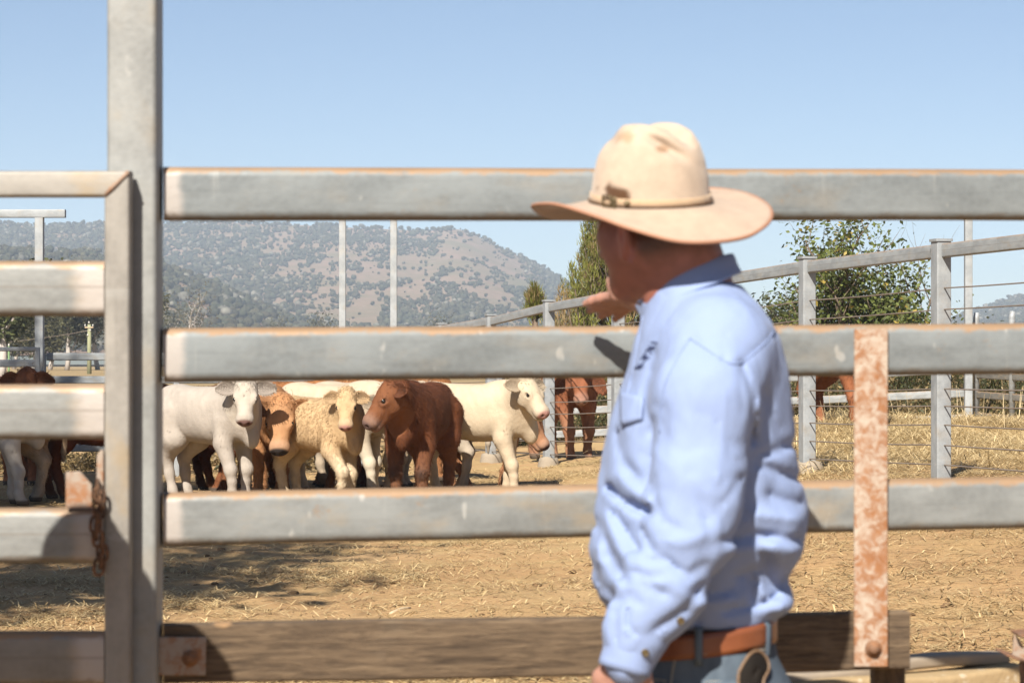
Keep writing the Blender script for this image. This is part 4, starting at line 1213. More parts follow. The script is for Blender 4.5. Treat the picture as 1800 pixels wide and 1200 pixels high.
# ------------------------------------------------------------------ back fence (rails) behind it, and the corner pole
def rail_fence(name, label, pts, rails, h, post=.1, mat=None, pmat=None, top=.06, th=.05, zg=zg):
    """pts: (x,y); rails: heights of rail centres above ground"""
    t = thing(name, label, 'fence', T(pts[0][0], pts[0][1], float(zg(*pts[0]))))
    for i, (x, y) in enumerate(pts):
        zb = float(zg(x, y)); beam('post', (x, y, zb-.1), (x, y, zb+rails[-1]+top), post, post, .008, pmat or M_farpost, t, up=(pts[-1][1]-pts[0][1], -(pts[-1][0]-pts[0][0]), 0))
    for a, b in zip(pts[:-1], pts[1:]):
        d = np.array(b)-np.array(a); d = d/np.linalg.norm(d)*(post/2+.002)
        for r in rails:
            p0 = (a[0]+d[0], a[1]+d[1], float(zg(*a))+r); p1 = (b[0]-d[0], b[1]-d[1], float(zg(*b))+r)
            if p1[0] < p0[0]: p0, p1 = p1, p0
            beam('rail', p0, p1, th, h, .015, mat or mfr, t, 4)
    return t
def XD(px, d): return ((px-900)/F*d, d)
rail_fence('rail_fence', 'galvanised rail fence closing the back of the hay yard at the right', [XD(700, 38.5), XD(880, 37.8), XD(1075, 37), XD(1260, 36.2), XD(1438, 35.3), XD(1702, 34)], (.15, .50, .84, 1.18), .115, zg=lambda x, y: .205+(x-1.37)*.057)
a = XD(1702, 33.85)
tp = thing('tall_pole', 'tall square steel pole at the corner of the back fence on the right', 'pole', T(a[0], a[1], float(zg(*a))))
beam('pole', (a[0], a[1], float(zg(*a))-.1), (a[0], a[1], 4.05), .105, .105, .008, M_farpost, tp, up=(0, 1, 0)); beam('cap', (a[0], a[1], 4.0505), (a[0], a[1], 4.066), .12, .12, .006, M_farpost, tp, up=(0, 1, 0))
# welded pipe panels beyond the corner, seen in shade
mpan = steel('panel_steel', (.20, .19, .17), half=.05, dust=.8, warm=.5, streak=.2)
pn = thing('yard_railing', 'brownish steel railing with round pipe uprights beyond the corner pole', 'railing', T(*XD(1716, 34.2), float(zg(*XD(1716, 34.2)))))
pa, pb = np.array(XD(1716, 34.2)), np.array(XD(1990, 30.5))
for i in range(5):
    p = pa+(pb-pa)*i/4; z = float(zg(*p))
    v, f = tube([(p[0], p[1], z-.1), (p[0], p[1], z+1.42), (p[0]+.01, p[1], z+1.5)], [.045, .045, .035], 12); obj('pipe_post', v, f, M_farpost, pn)
for r in (.04, .34, .62, .92, 1.22):
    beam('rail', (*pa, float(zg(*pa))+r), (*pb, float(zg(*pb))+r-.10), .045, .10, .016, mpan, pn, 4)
# two tall poles with a beam across, behind the herd
def portal(label, pxs, d, ztop, over0, over1, w=.1, group=None):
    x0 = (pxs[0]-900)/F*d
    t = thing('portal_frame', label, 'gate frame', T(x0, d, float(zg(x0, d))))
    for p in pxs:
        x = (p-900)/F*d; beam('pole', (x, d, float(zg(x, d))-.1), (x, d, ztop-.001), w, w, .007, M_farpost, t, up=(0, 1, 0))
    xa, xb = (over0-900)/F*d, (over1-900)/F*d
    beam('cross_beam', (xa, d, ztop+.047), (xb, d, ztop+.047), w*1.05, .094, .006, M_farpost, t)
    return t
portal('twin tall steel poles joined by a beam behind the herd, against the hills', (602, 692), 38, 4.05, 570, 724, .105)
portal('tall steel pole with a flat beam on top at the left against the hills', (69.5, -130), 28.4, 3.12, -300, 115, .098)
rail_fence('rail_fence', 'galvanised rail fence right of the beamed pole, behind the left cattle', [XD(76, 28.6), XD(310, 28.9), XD(640, 29.3)], (.35, .62, .89, 1.155, 1.43), .092, post=.07, top=.03)
lg = thing('rail_gate', 'steel rail gate hung left of the beamed pole, behind the cattle', 'gate', T(*XD(64, 28.0), 0))
za = lambda y: CAMZ-(y-HOR)/F*28.0
for nm, y, h in (('frame_rail', 613.5, .05), ('rail', 638.5, .088), ('rail', 668.5, .088), ('rail', 700, .088), ('rail', 732, .088), ('frame_rail', 762, .05)):
    a = XD(-240, 28.0); b = XD(63, 28.0); beam(nm, (a[0], a[1], za(y)), (b[0], b[1], za(y)), .04, h, .012, mfr, lg, 3)
for p in (-242, 66.5):
    a = XD(p, 28.0); beam('stile', (a[0], a[1], za(770)), (a[0], a[1], za(610)), .05, .05, .006, M_farpost, lg, up=(0, 1, 0))
# old red posts and pipe rail beyond
n = NT('red_oxide_paint'); M_red = n.fin(n.mix(n.noise(n.co(), 9, 4), (.23, .06, .03), (.36, .13, .07)), .8)
n = NT('white_post_paint'); M_white = n.fin(n.mix(n.noise(n.co(), 9, 4), (.55, .54, .5), (.72, .7, .66)), .8)
old = thing('pipe_fence', 'old red and white pipe fence far off behind the left cattle', 'fence', T(*XD(47, 62), float(zg(*XD(47, 62)))))
for p, m in ((47, M_red), (52, M_white), (55, M_white), (-90, M_red)):
    x, y = XD(p, 62); z = float(zg(x, y)); v, f = tube([(x, y, z-.2), (x, y, z+1.25)], .06, 8); obj('post', v, f, m, old)
a, b = XD(-200, 62), XD(46, 62); z = float(zg(*b)); v, f = tube([(*a, z+.95), (*b, z+.98)], .05, 8); obj('pipe_rail', v, f, M_red, old)
a, b = XD(56, 62), XD(66, 62); v, f = tube([(*a, z+.9), (*b, z+.9)], .05, 8); obj('pipe_rail', v, f, M_white, old)

# ------------------------------------------------------------------ cattle
EARS = {}
def calf(name, label, px, d, head, s, poll, face, coat, muzzle=(.42, .23, .19), seed=0, legs=(0, 0, 0, 0), hs=1., ear=1., hang=.25, cat='calf', legcol=None, knee=None, facecol=None, fluff=1., zoff=0., dewlap=0., group='weaner cattle standing in the yard', bend=None):
    r_ = np.random.default_rng(seed+100)
    X0 = (px-900)/F*d; Z0 = float(zgn(X0, d))+zoff
    M = T(X0, d, Z0) @ Matrix.Rotation(R(head), 4, 'Z') @ Matrix.Scale(s, 4)
    Mi = np.array(M.inverted())
    t = thing(name, label, cat, M, group)
    def loc(p): return Mi[:3, :3] @ np.array(p)+Mi[:3, 3]
    pl = loc(P(*poll))
    ya, pi = R(face[0]), R(face[1])
    hx = np.array([math.cos(ya)*math.cos(pi), math.sin(ya)*math.cos(pi), math.sin(pi)])
    hx = Mi[:3, :3] @ hx; hx /= np.linalg.norm(hx)
    hy = np.cross([0, 0, 1], hx); hy /= np.linalg.norm(hy); hz = np.cross(hx, hy)
    RMh = np.array([hx, hy, hz]); k = hs
    Hh = lambda a, b, c: pl+(hx*a+hy*b+hz*c)*k
    nose = Hh(.42, 0, 0)
    lo = np.minimum(np.array([-.80, -.36, -.02]), np.minimum(pl, nose)-.22); hi = np.maximum(np.array([.68, .36, 1.22]), np.maximum(pl, nose)+.22)
    f_ = Field(lo, hi, .0125)
    # loft along x: (x, cy, half width, cz, half height)
    f_.loft(0, [(-.64, 0, .10, .88, .12), (-.57, 0, .175, .85, .195), (-.42, 0, .205, .83, .24), (-.15, 0, .225, .80, .262), (.10, 0, .23, .79, .272), (.28, 0, .20, .81, .268), (.42, 0, .165, .815, .24), (.52, 0, .12, .80, .185)], .05, 2.25)
    f_.ell((.30, 0, 1.02), (.20, .09, .075), .06); f_.ell((-.47, 0, 1.0), (.15, .12, .07), .06)
    # neck
    nb = np.array([.36, 0, .84])
    f_.cone(nb, Hh(-.02, 0, -.04), .19, .105*k, .09); f_.cone((.46, 0, .70), Hh(.03, 0, -.11), .115, .07*k, .08)
    f_.ell((.53, 0, .60+.0), (.07, .065, .10), .06)
    if dewlap:
        f_.cone((.50, 0, .58), Hh(.05, 0, -.18), .05, .03, .06); f_.cone((.56, 0, .50), (.50, 0, .64), .04, .07, .05)
    # head
    f_.ell(Hh(.06, 0, -.035), (.125*k, .108*k, .11*k), .03, RMh)
    f_.ell(Hh(.02, 0, .015), (.07*k, .075*k, .06*k), .03, RMh)
    for q in (1, -1):
        f_.ell(Hh(.14, .080*q, -.004), (.06*k, .034*k, .045*k), .03, RMh); f_.ell(Hh(.148, .100*q, .024), (.034*k, .014*k, .010*k), .008, RMh); f_.ell(Hh(.10, .060*q, -.08), (.095*k, .042*k, .075*k), .03, RMh)
    f_.cone(Hh(.11, 0, -.035), Hh(.30, 0, -.046), .092*k, .068*k, .03); f_.ell(Hh(.325, 0, -.052), (.062*k, .084*k, .068*k), .025, RMh); f_.ell(Hh(.362, 0, -.045), (.026*k, .058*k, .040*k), .02, RMh); f_.ell(Hh(.33, 0, -.112), (.042*k, .055*k, .03*k), .02, RMh)
    f_.cone(Hh(.06, 0, -.115), Hh(.30, 0, -.105), .070*k, .044*k, .03)
    for q in (1, -1):
        f_.ell(Hh(.386, .036*q, -.040), (.02*k, .016*k, .018*k), .010, RMh, sub=True)
        f_.ell(Hh(.157, .100*q, .008), (.026*k, .015*k, .020*k), .012, RMh, sub=True)
    f_.cone(Hh(.372, -.06, -.094), Hh(.372, .06, -.094), .006, .006, .010, sub=True)
    # legs
    bend = bend or (0, 0, 0, 0)
    L = []
    for i, q in enumerate((1, -1)):
        dx = legs[i]; b = bend[i]
        pts = [(.30, .105*q, .74), (.27+dx*.25, .135*q, .55), (.315+dx*.65+b*.12, .125*q, .31+b*.05), (.305+dx*.95+b*.02, .122*q, .20+b*.02), (.30+dx+b*-.06, .12*q, .105), (.325+dx+b*-.02, .12*q, .035)]
        f_.chain(pts, [.12, .086, .054, .040, .040, .046], .035); f_.ell(np.array(pts[2])+[.012, 0, -.01], (.052, .052, .062), .03); L.append(pts)
        f_.cone(pts[5], np.array(pts[5])+[.02, 0, -.015], .046, .050, .02)
    for i, q in enumerate((1, -1)):
        dx = legs[2+i]
        pts = [(-.42, .10*q, .78), (-.36+dx*.2, .145*q, .58), (-.53+dx*.7, .13*q, .395), (-.515+dx*.85, .128*q, .25), (-.49+dx, .125*q, .105), (-.465+dx, .125*q, .035)]
        f_.chain(pts, [.19, .122, .058, .044, .042, .046], .04); L.append(pts)
        f_.cone(pts[5], np.array(pts[5])+[.02, 0, -.015], .046, .050, .02)
    f_.chain([(-.64, 0, .97), (-.70, .01, .86), (-.715, .015, .66), (-.70, .02, .48), (-.70, .02, .38)], [.035, .026, .020, .026, .012], .02)
    idx = np.argwhere(np.abs(f_.D) < .04); Xq, Yq, Zq = (f_.ax[i][idx[:, i]].astype(float) for i in range(3))
    hd = np.linalg.norm(np.stack([Xq, Yq, Zq], 1)-Hh(.2, 0, -.03), axis=1); hm = sstep(hd, .2*k, .4*k)
    f_.D[idx[:, 0], idx[:, 1], idx[:, 2]] -= (hm*fluff*(.004*fbm(Xq*4+seed, Yq*4, Zq*4, 2)+.0007*noise3(Xq*26+seed, Yq*26, Zq*11)) + (1-hm)*.002*noise3(Xq*30, Yq*30, Zq*30)).astype(np.float32)
    f_.D = np.maximum(f_.D, -f_.ax[2][None, None, :])
    V, Q = f_.mesh(); V = smooth_mesh(V, Q, 2, .4); N = vnormals(V, Q)
    # coat colours
    c0 = np.array(coat); pale = c0.mean() > .395 or (c0[0]-c0[2])/c0[0] < .35
    n1 = fbm(V[:, 0]*3+seed, V[:, 1]*3, V[:, 2]*3, 3); n2 = fbm(V[:, 0]*14, V[:, 1]*14, V[:, 2]*9+seed, 3)
    vr = 1. if c0.mean() > .3 else 2.2
    n3 = fbm(V[:, 0]*30+V[:, 2]*14, V[:, 1]*26, V[:, 2]*9+seed, 2)
    col = c0[None]*(1+vr*(.10*n1[:, None]+.06*n2[:, None]+.09*n3[:, None]))
    dirt_ = (np.clip(n1*1.6-.1, 0, 1)*sstep(V[:, 2], 1.0, .6)*.35*(c0.mean() > .3))[:, None]; col = col*(1-dirt_)+np.array([.34, .25, .16])*dirt_
    if legcol is not None:
        m = (sstep(V[:, 2], .62, .35))[:, None]; col = col*(1-m)+np.array(legcol)*m*(1+.12*n2[:, None])
    lc = (V-pl) @ RMh.T/k
    inh = (lc[:, 0] > -.03) & (np.linalg.norm(lc-np.array([.2, 0, -.04]), axis=1) < .30)
    if facecol is not None:
        m = (inh*sstep(lc[:, 0], -.02, .06))[:, None]; col = col*(1-m)+np.array(facecol)*m*(1+.1*n2[:, None])
    bl = inh*np.exp(-((lc[:, 0]-.05)/.05)**2-(lc[:, 1]/.04)**2)*(lc[:, 2] > 0)
    pad = inh*sstep(lc[:, 0], .348, .368)*sstep(lc[:, 2], -.092, -.078); soft = inh*sstep(lc[:, 0], .25, .34)
    lite = c0*.6+np.array([.5, .42, .36])*.4
    col = col*(1-.55*soft[:, None])+lite*.55*soft[:, None]; col = col*(1-pad[:, None])+np.array(muzzle)*pad[:, None]
    for q in (1, -1):
        nn_ = inh*np.exp(-((lc[:, 0]-.380)/.022)**2-((lc[:, 1]-.036*q)/.015)**2-((lc[:, 2]+.040)/.016)**2)*.9
        col = col*(1-nn_[:, None])+np.array([.03, .018, .015])*nn_[:, None]
        er = inh*np.exp(-((lc[:, 0]-.158)/.030)**2-((lc[:, 1]-.095*q)/.032)**2-((lc[:, 2]-.006)/.020)**2)*.65
        col = col*(1-er[:, None])+np.array([.10, .055, .04])*er[:, None]
    mo = inh*np.exp(-((lc[:, 2]+.094)/.007)**2)*sstep(lc[:, 0], .24, .29)*.75; col = col*(1-mo[:, None])+np.array([.06, .035, .03])*mo[:, None]
    if knee is not None:
        for pts in L[:2]:
            kk = np.exp(-(np.linalg.norm(V-(np.array(pts[2])+[.05, 0, -.015]), axis=1)/.055)**2)[:, None]*.85; col = col*(1-kk)+np.array(knee)*kk
    hoof = sstep(V[:, 2], .055, .04)[:, None]; col = col*(1-hoof)+np.array([.07, .055, .045])*hoof
    tip = ((V[:, 0] < -.66)*sstep(V[:, 2], .55, .45))[:, None]; col = col*(1-.5*tip)+np.array([.12, .08, .05])*.5*tip
    mud = (sstep(V[:, 2], .34, .06)*np.clip(.4+n1, 0, 1)*.35)[:, None]; col = col*(1-mud)+np.array([.22, .15, .09])*mud
    col = np.clip(col, .004, .9)
    b = obj('body', V, Q, M_coat, t, col=col, world=False)
    # eyes and ears
    for q in (1, -1):
        v, f = ball(Hh(.155, .091*q, .008), 0.0180*k, 12, 8); obj('eye', v, f, M_eye, t, world=False)
        base_ = Hh(.025, .088*q, -.005); out = hy*q*math.cos(hang)-hx*.30+np.array([0, 0, -1.])*math.sin(hang)*.8; out /= np.linalg.norm(out)
        nrm = hx*.45+hz*.75; nrm -= out*(nrm@out); nrm /= np.linalg.norm(nrm); sd_ = np.cross(nrm, out)
        nu, nv = 9, 7; A = np.zeros((nu, nv, 3)); Le, We = .19*k*ear, .070*k*(.6+.4*ear)
        for i in range(nu):
            u = i/(nu-1); w = We*(.35+.65*math.sin(math.pi*min(1, (u*.80+.16))))*(1-u**6*.75)
            for j in range(nv):
                z = j/(nv-1)*2-1
                A[i, j] = base_+out*Le*u+sd_*w*z+nrm*(w*.55*(z*z)*(1-.3*u))-nrm*(.25*w)+np.array([0, 0, -.03*k])*u*u
        Ne = gnormals(A)
        if (Ne[4, 3] @ nrm) < 0: Ne = -Ne
        v, f = shell(A, Ne, .010)
        ec = np.tile(c0*.9, (len(v), 1)); ni = nu*nv; inner = np.tile(c0*.72+np.array([.10, .05, .035])*.28, (ni, 1))
        ec[:ni] = inner; zz = np.tile(np.linspace(-1, 1, nv), nu); ec[:ni] *= (1-.35*np.exp(-(zz/.5)**2))[:, None]
        e = obj('ear', v, f, M_coat, t, col=np.clip(ec, .004, .9), world=False)
        # ear hairs
        m = 240; u = r_.random(m); z = r_.random(m)*2-1; ii = np.clip((u*(nu-1)).astype(int), 0, nu-1); jj = np.clip(((z+1)/2*(nv-1)).round().astype(int), 0, nv-1)
        p = A[ii, jj]; dr = sd_*np.sign(z)[:, None]*.6+out*.7+nrm*.35+r_.normal(size=(m, 3))*.25; dr /= np.linalg.norm(dr, axis=1)[:, None]
        sw = np.cross(dr, nrm); sw /= np.linalg.norm(sw, axis=1)[:, None]+1e-6; ln = (.018+.022*r_.random(m))[:, None]
        Vh = np.stack([p-sw*.0022, p+sw*.0022, p+dr*ln], 1).reshape(-1, 3); Qh = np.arange(m*3).reshape(-1, 3)
        h_ = obj('ear_hair', Vh, Qh, M_fur, e, col=np.repeat(np.clip(c0*(.85+.4*r_.random((m, 1))), 0, .9), 3, 0), world=False); tag(h_, kind='stuff')
    # coat hair: short blades lying along the body
    cen = V[Q].mean(1); nq = N[Q].mean(1); m = int((300 if pale else 13000)*fluff)
    area = np.linalg.norm(np.cross(V[Q[:, 2]]-V[Q[:, 0]], V[Q[:, 3]]-V[Q[:, 1]]), axis=1)
    lq = (cen-pl) @ RMh.T/k; inhq = (lq[:, 0] > .02) & (np.linalg.norm(lq-np.array([.2, 0, -.04]), axis=1) < .30)
    light = pale; w = area*(np.where((cen[:, 2] < .68) & (cen[:, 2] > .44), 1., .0)+1e-6 if light else 1.)*np.where(inhq, .0 if light else .35, 1.)*np.where(lq[:, 0] > .33, np.where(inhq, 0.02, 1), 1)*(cen[:, 2] > .07); pick = r_.choice(len(Q), m, p=w/w.sum())
    p = cen[pick]+r_.normal(size=(m, 3))*.005; nn = nq[pick]; hd_ = inhq[pick]
    fl_ = np.where(hd_[:, None], -hz*.2+hx*.9, np.array([-.55, 0, -.75]))+r_.normal(size=(m, 3))*.35
    sw_ = .5*np.stack([noise3(p[:, 0]*5+seed, p[:, 1]*5, p[:, 2]*5), noise3(p[:, 0]*5, p[:, 1]*5+9, p[:, 2]*5), noise3(p[:, 0]*5, p[:, 1]*5, p[:, 2]*5+17)], 1)
    fl_ = fl_+sw_; fl_ -= nn*(fl_*nn).sum(1)[:, None]; fl_ /= np.linalg.norm(fl_, axis=1)[:, None]+1e-6
    dr = fl_*.95+nn*(.05+.16*r_.random((m, 1))); dr /= np.linalg.norm(dr, axis=1)[:, None]
    ln = (np.where(hd_, .010, .022 if c0.mean() > .3 else .030)*(.6+.8*r_.random(m))*(.7+.4*fluff))[:, None]; sw = np.cross(dr, nn); sw /= np.linalg.norm(sw, axis=1)[:, None]+1e-6
    wd = np.where(hd_, .0022, .0036)[:, None]
    Vh = np.stack([p-sw*wd, p+sw*wd, p+dr*ln], 1).reshape(-1, 3); cq = col[Q].mean(1)[pick]*((.86+.24*r_.random((m, 1))) if c0.mean() > .3 else (.66+.62*r_.random((m, 1))))
    h_ = obj('hair', Vh, np.arange(m*3).reshape(-1, 3), M_fur, b, col=np.repeat(np.clip(cq, .004, .92), 3, 0), world=False); tag(h_, kind='stuff')
    # tousled hair on the poll and, when old enough, the brisket
    m = 260; p = Hh(.0, 0, .045)+(r_.normal(size=(m, 3))*np.array([.045, .045, .02])*k) @ RMh; dr = hx*.6+hz*.5+r_.normal(size=(m, 3))*.45; dr /= np.linalg.norm(dr, axis=1)[:, None]
    sw = np.cross(dr, hz); sw /= np.linalg.norm(sw, axis=1)[:, None]+1e-6; ln = (.02+.03*r_.random(m))[:, None]*k
    Vh = np.stack([p-sw*.003, p+sw*.003, p+dr*ln], 1).reshape(-1, 3)
    h_ = obj('forelock', Vh, np.arange(m*3).reshape(-1, 3), M_fur, b, col=np.repeat(np.clip((np.array(facecol) if facecol is not None else c0)*(.75+.4*r_.random((m, 1))), .004, .9), 3, 0), world=False); tag(h_, kind='stuff')
    return t
WHITE = (.50, .41, .31); GREYW_SHADED = (.42, .37, .32); CREAM = (.56, .39, .22); TAN = (.42, .21, .095); BROWN = (.145, .05, .021); RED = (.17, .06, .027); ORANGE = (.36, .155, .06)  # grey-white coat is darkened: shade on that calf is put into its colour
PINK = (.45, .24, .20)
calf('calf', 'grey-white calf at the left end of the herd facing the camera, beside the tall post', 372, 23.5, -40, 1.06, (432, 676, 22.9), (-88, -60), GREYW_SHADED, (.20, .115, .10), 1, (.02, .10, .02, .10), facecol=(.50, .44, .37), ear=1.0)
calf('calf', 'orange-tan calf with lowered face and dark nose beside the grey-white calf', 476, 24.6, -84, 1.05, (494, 713, 23.35), (-92, -62), TAN, (.035, .028, .026), 2, (.0, .06, 0, .05), hs=1.22, ear=.95, hang=.12, facecol=(.44, .235, .115))
calf('calf', 'fluffy golden-cream calf with a white forehead spot and pink nose', 562, 23.4, -44, .97, (609, 695, 22.85), (-90, -60), CREAM, PINK, 3, (.02, .16, .0, .10), hs=.93, ear=.85, legcol=(.60, .48, .33), hang=.15, fluff=1.35, bend=(0, .5, 0, 0))
calf('calf', 'pale cream calf behind the golden one, chest and legs showing beside the brown calf', 598, 24.6, -24, 1.05, (676, 702, 24.2), (-40, -45), (.54, .44, .325), PINK, 4, (.0, .10, .0, .05), legcol=(.62, .54, .42))
calf('calf', 'white calf with only its back showing behind the pale cream calf', 655, 26.2, -8, 1.07, (748, 684, 26.0), (-10, -40), WHITE, PINK, 5)
calf('calf', 'dark red-brown calf facing the camera with its head turned left, dark knees', 737, 23.1, -104, 1.09, (690, 680, 22.35), (203, -48), BROWN, (.16, .10, .085), 6, (.02, .0, .0, .04), hs=1.08, ear=.9, knee=(.045, .03, .025), facecol=(.20, .078, .034), hang=.15, fluff=1.25, legcol=(.18, .075, .036))
calf('calf', 'creamy white calf at the right of the herd looking right with a pink nose', 838, 24.0, -17, 1.06, (925, 675, 23.6), (-46, -43), (.57, .465, .335), PINK, 7, (-.04, .10, .04, .0), ear=.95, hang=-.1, fluff=1.1)
calf('calf', 'tan calf lowering its head behind the creamy white calf', 856, 25.3, -4, 1.0, (926, 733, 24.9), (-8, -50), (.36, .17, .085), (.12, .06, .05), 8, (-.14, -.10, .10, .28), facecol=(.36, .18, .095), hang=.5)
calf('bull', 'red bull with drooping ears and a dewlap standing beyond the cable fence', 990, 32.0, -64, 1.30, (1020, 652, 30.7), (-88, -55), (.27, .10, .048), (.42, .24, .18), 9, (.0, .08, .0, .06), cat='bull', hs=.92, ear=1.5, hang=1.1, dewlap=1, fluff=.6, group='red cattle beyond the cable fence', legcol=(.33, .16, .09))
calf('cow', 'red-brown cow standing beyond the cable fence, behind the rusty strap', 1476, 29.3, -58, 1.10, (1527, 645, 28.3), (-60, -45), (.27, .10, .045), (.3, .17, .13), 10, (.02, .08, .0, .05), cat='cow', dewlap=1, fluff=.6, group='red cattle beyond the cable fence')
calf('calf', 'grey-white calf at the far left showing only its legs under the gate rail', -38, 23.0, 12, 1.04, (45, 706, 22.9), (0, -30), (.48, .44, .40), (.2, .12, .1), 11, (.0, .06, .0, .0))
calf('calf', 'tan calf turned away at the far left, hindquarters showing under the gate rail', -8, 23.7, 172, 1.0, (-105, 690, 23.9), (180, -30), (.40, .27, .16), PINK, 12, (.0, .05, .0, .10), legcol=(.42, .34, .26))
calf('calf', 'dark red calf standing in shade behind the gate latch', 172, 24.2, 5, 1.02, (250, 700, 24.0), (10, -35), (.12, .038, .018), (.05, .03, .03), 13, (.0, .06, .0, .16))
calf('cow', 'red-brown cow at the back left, only its poll and ears above the gate rail', 47, 27.0, -90, 1.12, (46, 662, 26.1), (-92, -55), (.27, .10, .045), (.2, .1, .08), 14, cat='cow')
calf('calf', 'red-brown calf hidden behind the grey-white calf, legs showing under its belly', 318, 25.2, 176, 1.04, (228, 690, 25.3), (176, -30), (.20, .072, .03), (.1, .06, .05), 15, (.0, .08, .02, .12))
calf('cow', 'orange-tan cow standing behind the herd, only its back showing', 490, 26.6, 178, 1.10, (388, 690, 26.6), (180, -35), ORANGE, (.2, .1, .08), 16, (.0, .08, .02, .08), cat='cow')
calf('calf', 'tan calf between the lowered tan face and the golden calf, mostly hidden', 530, 25.1, -150, 1.0, (480, 700, 24.9), (-150, -30), (.34, .16, .07), (.06, .04, .035), 21, (.0, .08, .02, .10))
calf('calf', 'dark brown calf in deep shade behind the orange-tan calf, legs showing', 432, 25.9, 14, 1.0, (520, 700, 25.8), (14, -40), (.10, .036, .018), (.05, .03, .03), 18, (.0, .08, .02, .10))
calf('calf', 'dark red calf in deep shade behind the golden calf, legs showing', 575, 26.0, 172, 1.0, (492, 705, 26.0), (172, -40), (.13, .045, .02), (.05, .03, .03), 19, (.04, .10, .02, .12))
calf('calf', 'pale calf behind the brown calf, one leg showing beside it', 742, 25.3, 168, 1.02, (655, 700, 25.4), (168, -35), (.50, .42, .33), PINK, 20, (.0, .08, .02, .10))
calf('calf', 'orange-brown calf at the back between the brown calf and the white one', 700, 27.6, 10, 1.14, (800, 700, 27.5), (0, -40), (.34, .15, .06), (.2, .1, .08), 17, (.0, .08, .02, .08))

# ------------------------------------------------------------------ hills
def prof(keys):
    K = np.array(keys, dtype=float); return lambda p: np.interp(p, K[:, 0], K[:, 1])
ridge = prof([(-900, 470), (-400, 420), (-150, 402), (0, 394), (90, 397), (180, 394), (280, 392), (400, 391), (560, 396), (700, 402), (735, 405), (760, 404), (790, 401), (815, 404), (850, 418), (890, 438), (920, 453), (945, 464), (965, 478), (1000, 500), (1050, 534), (1100, 560), (1150, 580), (1250, 600), (1400, 612), (1550, 606), (1640, 580), (1690, 556), (1740, 538), (1800, 520), (1900, 498), (2200, 478), (2700, 520)])
spur = prof([(-900, 470), (-400, 430), (0, 440), (150, 446), (280, 466), (400, 508), (520, 566), (620, 606), (720, 632), (820, 650), (2700, 660)])
D0, D1 = 640., 2300.
hp = np.linspace(-900, 2700, 300); hdv = np.concatenate([np.linspace(560, 1500, 80), np.linspace(1515, 2420, 62)])
def hillz(p, d):
    p = np.asarray(p, dtype=float); d = np.asarray(d, dtype=float)
    x = (p-900)/F*d
    zr = CAMZ-(ridge(p)-HOR)/F*D1
    gul = fbm(x/190, d/260, 0*x+4, 4)
    t = np.clip((d-1050)/(D1-1050), 0, 1)
    back = zr*(t**1.15)*(1+.16*gul*np.sin(math.pi*np.clip(t, 0, 1)))
    back = np.where(d > D1, zr-(d-D1)*.3, back)
    zs = CAMZ-(spur(p)-HOR)/F*1250.
    t2 = np.clip((d-D0)/(1250-D0), 0, 1)
    fr = zs*(t2**1.3)*(1+.12*fbm(x/90, d/110, 0*x+9, 3)*np.sin(math.pi*t2)); fr = np.where(d > 1250, zs-(d-1250)*.16, fr)
    k = 14.; h = np.clip(.5+.5*(fr-back)/k, 0, 1)
    z = back*(1-h)+fr*h+k*h*(1-h)
    z = z+1.6*fbm(x/28, d/28, 0*x+1, 3)*sstep(z, 3, 20)
    base_ = .85*sstep(d, 45, 170)-.4
    return np.maximum(z, base_-1.5*(z < .5))
PP, DD = np.meshgrid(hp, hdv, indexing='ij')
HX = (PP-900)/F*DD; HZ = hillz(PP, DD)
v, f = grid_mesh(np.stack([HX, DD, HZ], 2))
hills = obj('hills', v, np.array(f)[:, ::-1], M_hill); tag(hills, kind='structure')
# bush on the hills: thousands of crowns, one object
def ico():
    t = (1+5**.5)/2
    v = np.array([(-1, t, 0), (1, t, 0), (-1, -t, 0), (1, -t, 0), (0, -1, t), (0, 1, t), (0, -1, -t), (0, 1, -t), (t, 0, -1), (t, 0, 1), (-t, 0, -1), (-t, 0, 1)])/math.hypot(1, t)
    f = np.array([(0, 11, 5), (0, 5, 1), (0, 1, 7), (0, 7, 10), (0, 10, 11), (1, 5, 9), (5, 11, 4), (11, 10, 2), (10, 7, 6), (7, 1, 8), (3, 9, 4), (3, 4, 2), (3, 2, 6), (3, 6, 8), (3, 8, 9), (4, 9, 5), (2, 4, 11), (6, 2, 10), (8, 6, 7), (9, 8, 1)])
    return v, f
IV, IF = ico()
r2 = np.random.default_rng(21)
N_ = 90000
p_ = -160+2180*r2.random(N_); d_ = np.sqrt(690**2+(2330**2-690**2)*r2.random(N_))
x_ = (p_-900)/F*d_; z_ = hillz(p_, d_)
n1 = fbm(x_/42, d_/230, 0*x_+2, 3); n2 = fbm(x_/13, d_/60, 0*x_+6, 2)
rock = sstep(p_, 430, 560)*(1-sstep(p_, 860, 960))*sstep(d_, 1250, 1500)*(1-sstep(d_, 2050, 2250)*.75)
dens = np.clip(.62+.55*n1+.35*n2-.80*rock*sstep(n1+.6*n2, .08, -.16), .05, 1)*(z_ > 4.)
dens = np.where(d_ < 1300, np.clip(dens+.2, 0, 1), dens)
kp = r2.random(N_) < dens; idx = np.argwhere(kp)[:36000, 0]
x_, d_, z_, rk, n1 = x_[idx], d_[idx], z_[idx], rock[idx], n1[idx]; m = len(idx)
rad = (.9+1.9*r2.random(m)**1.8)*(1-.25*rk); VV = []; FFs = []; CC = []
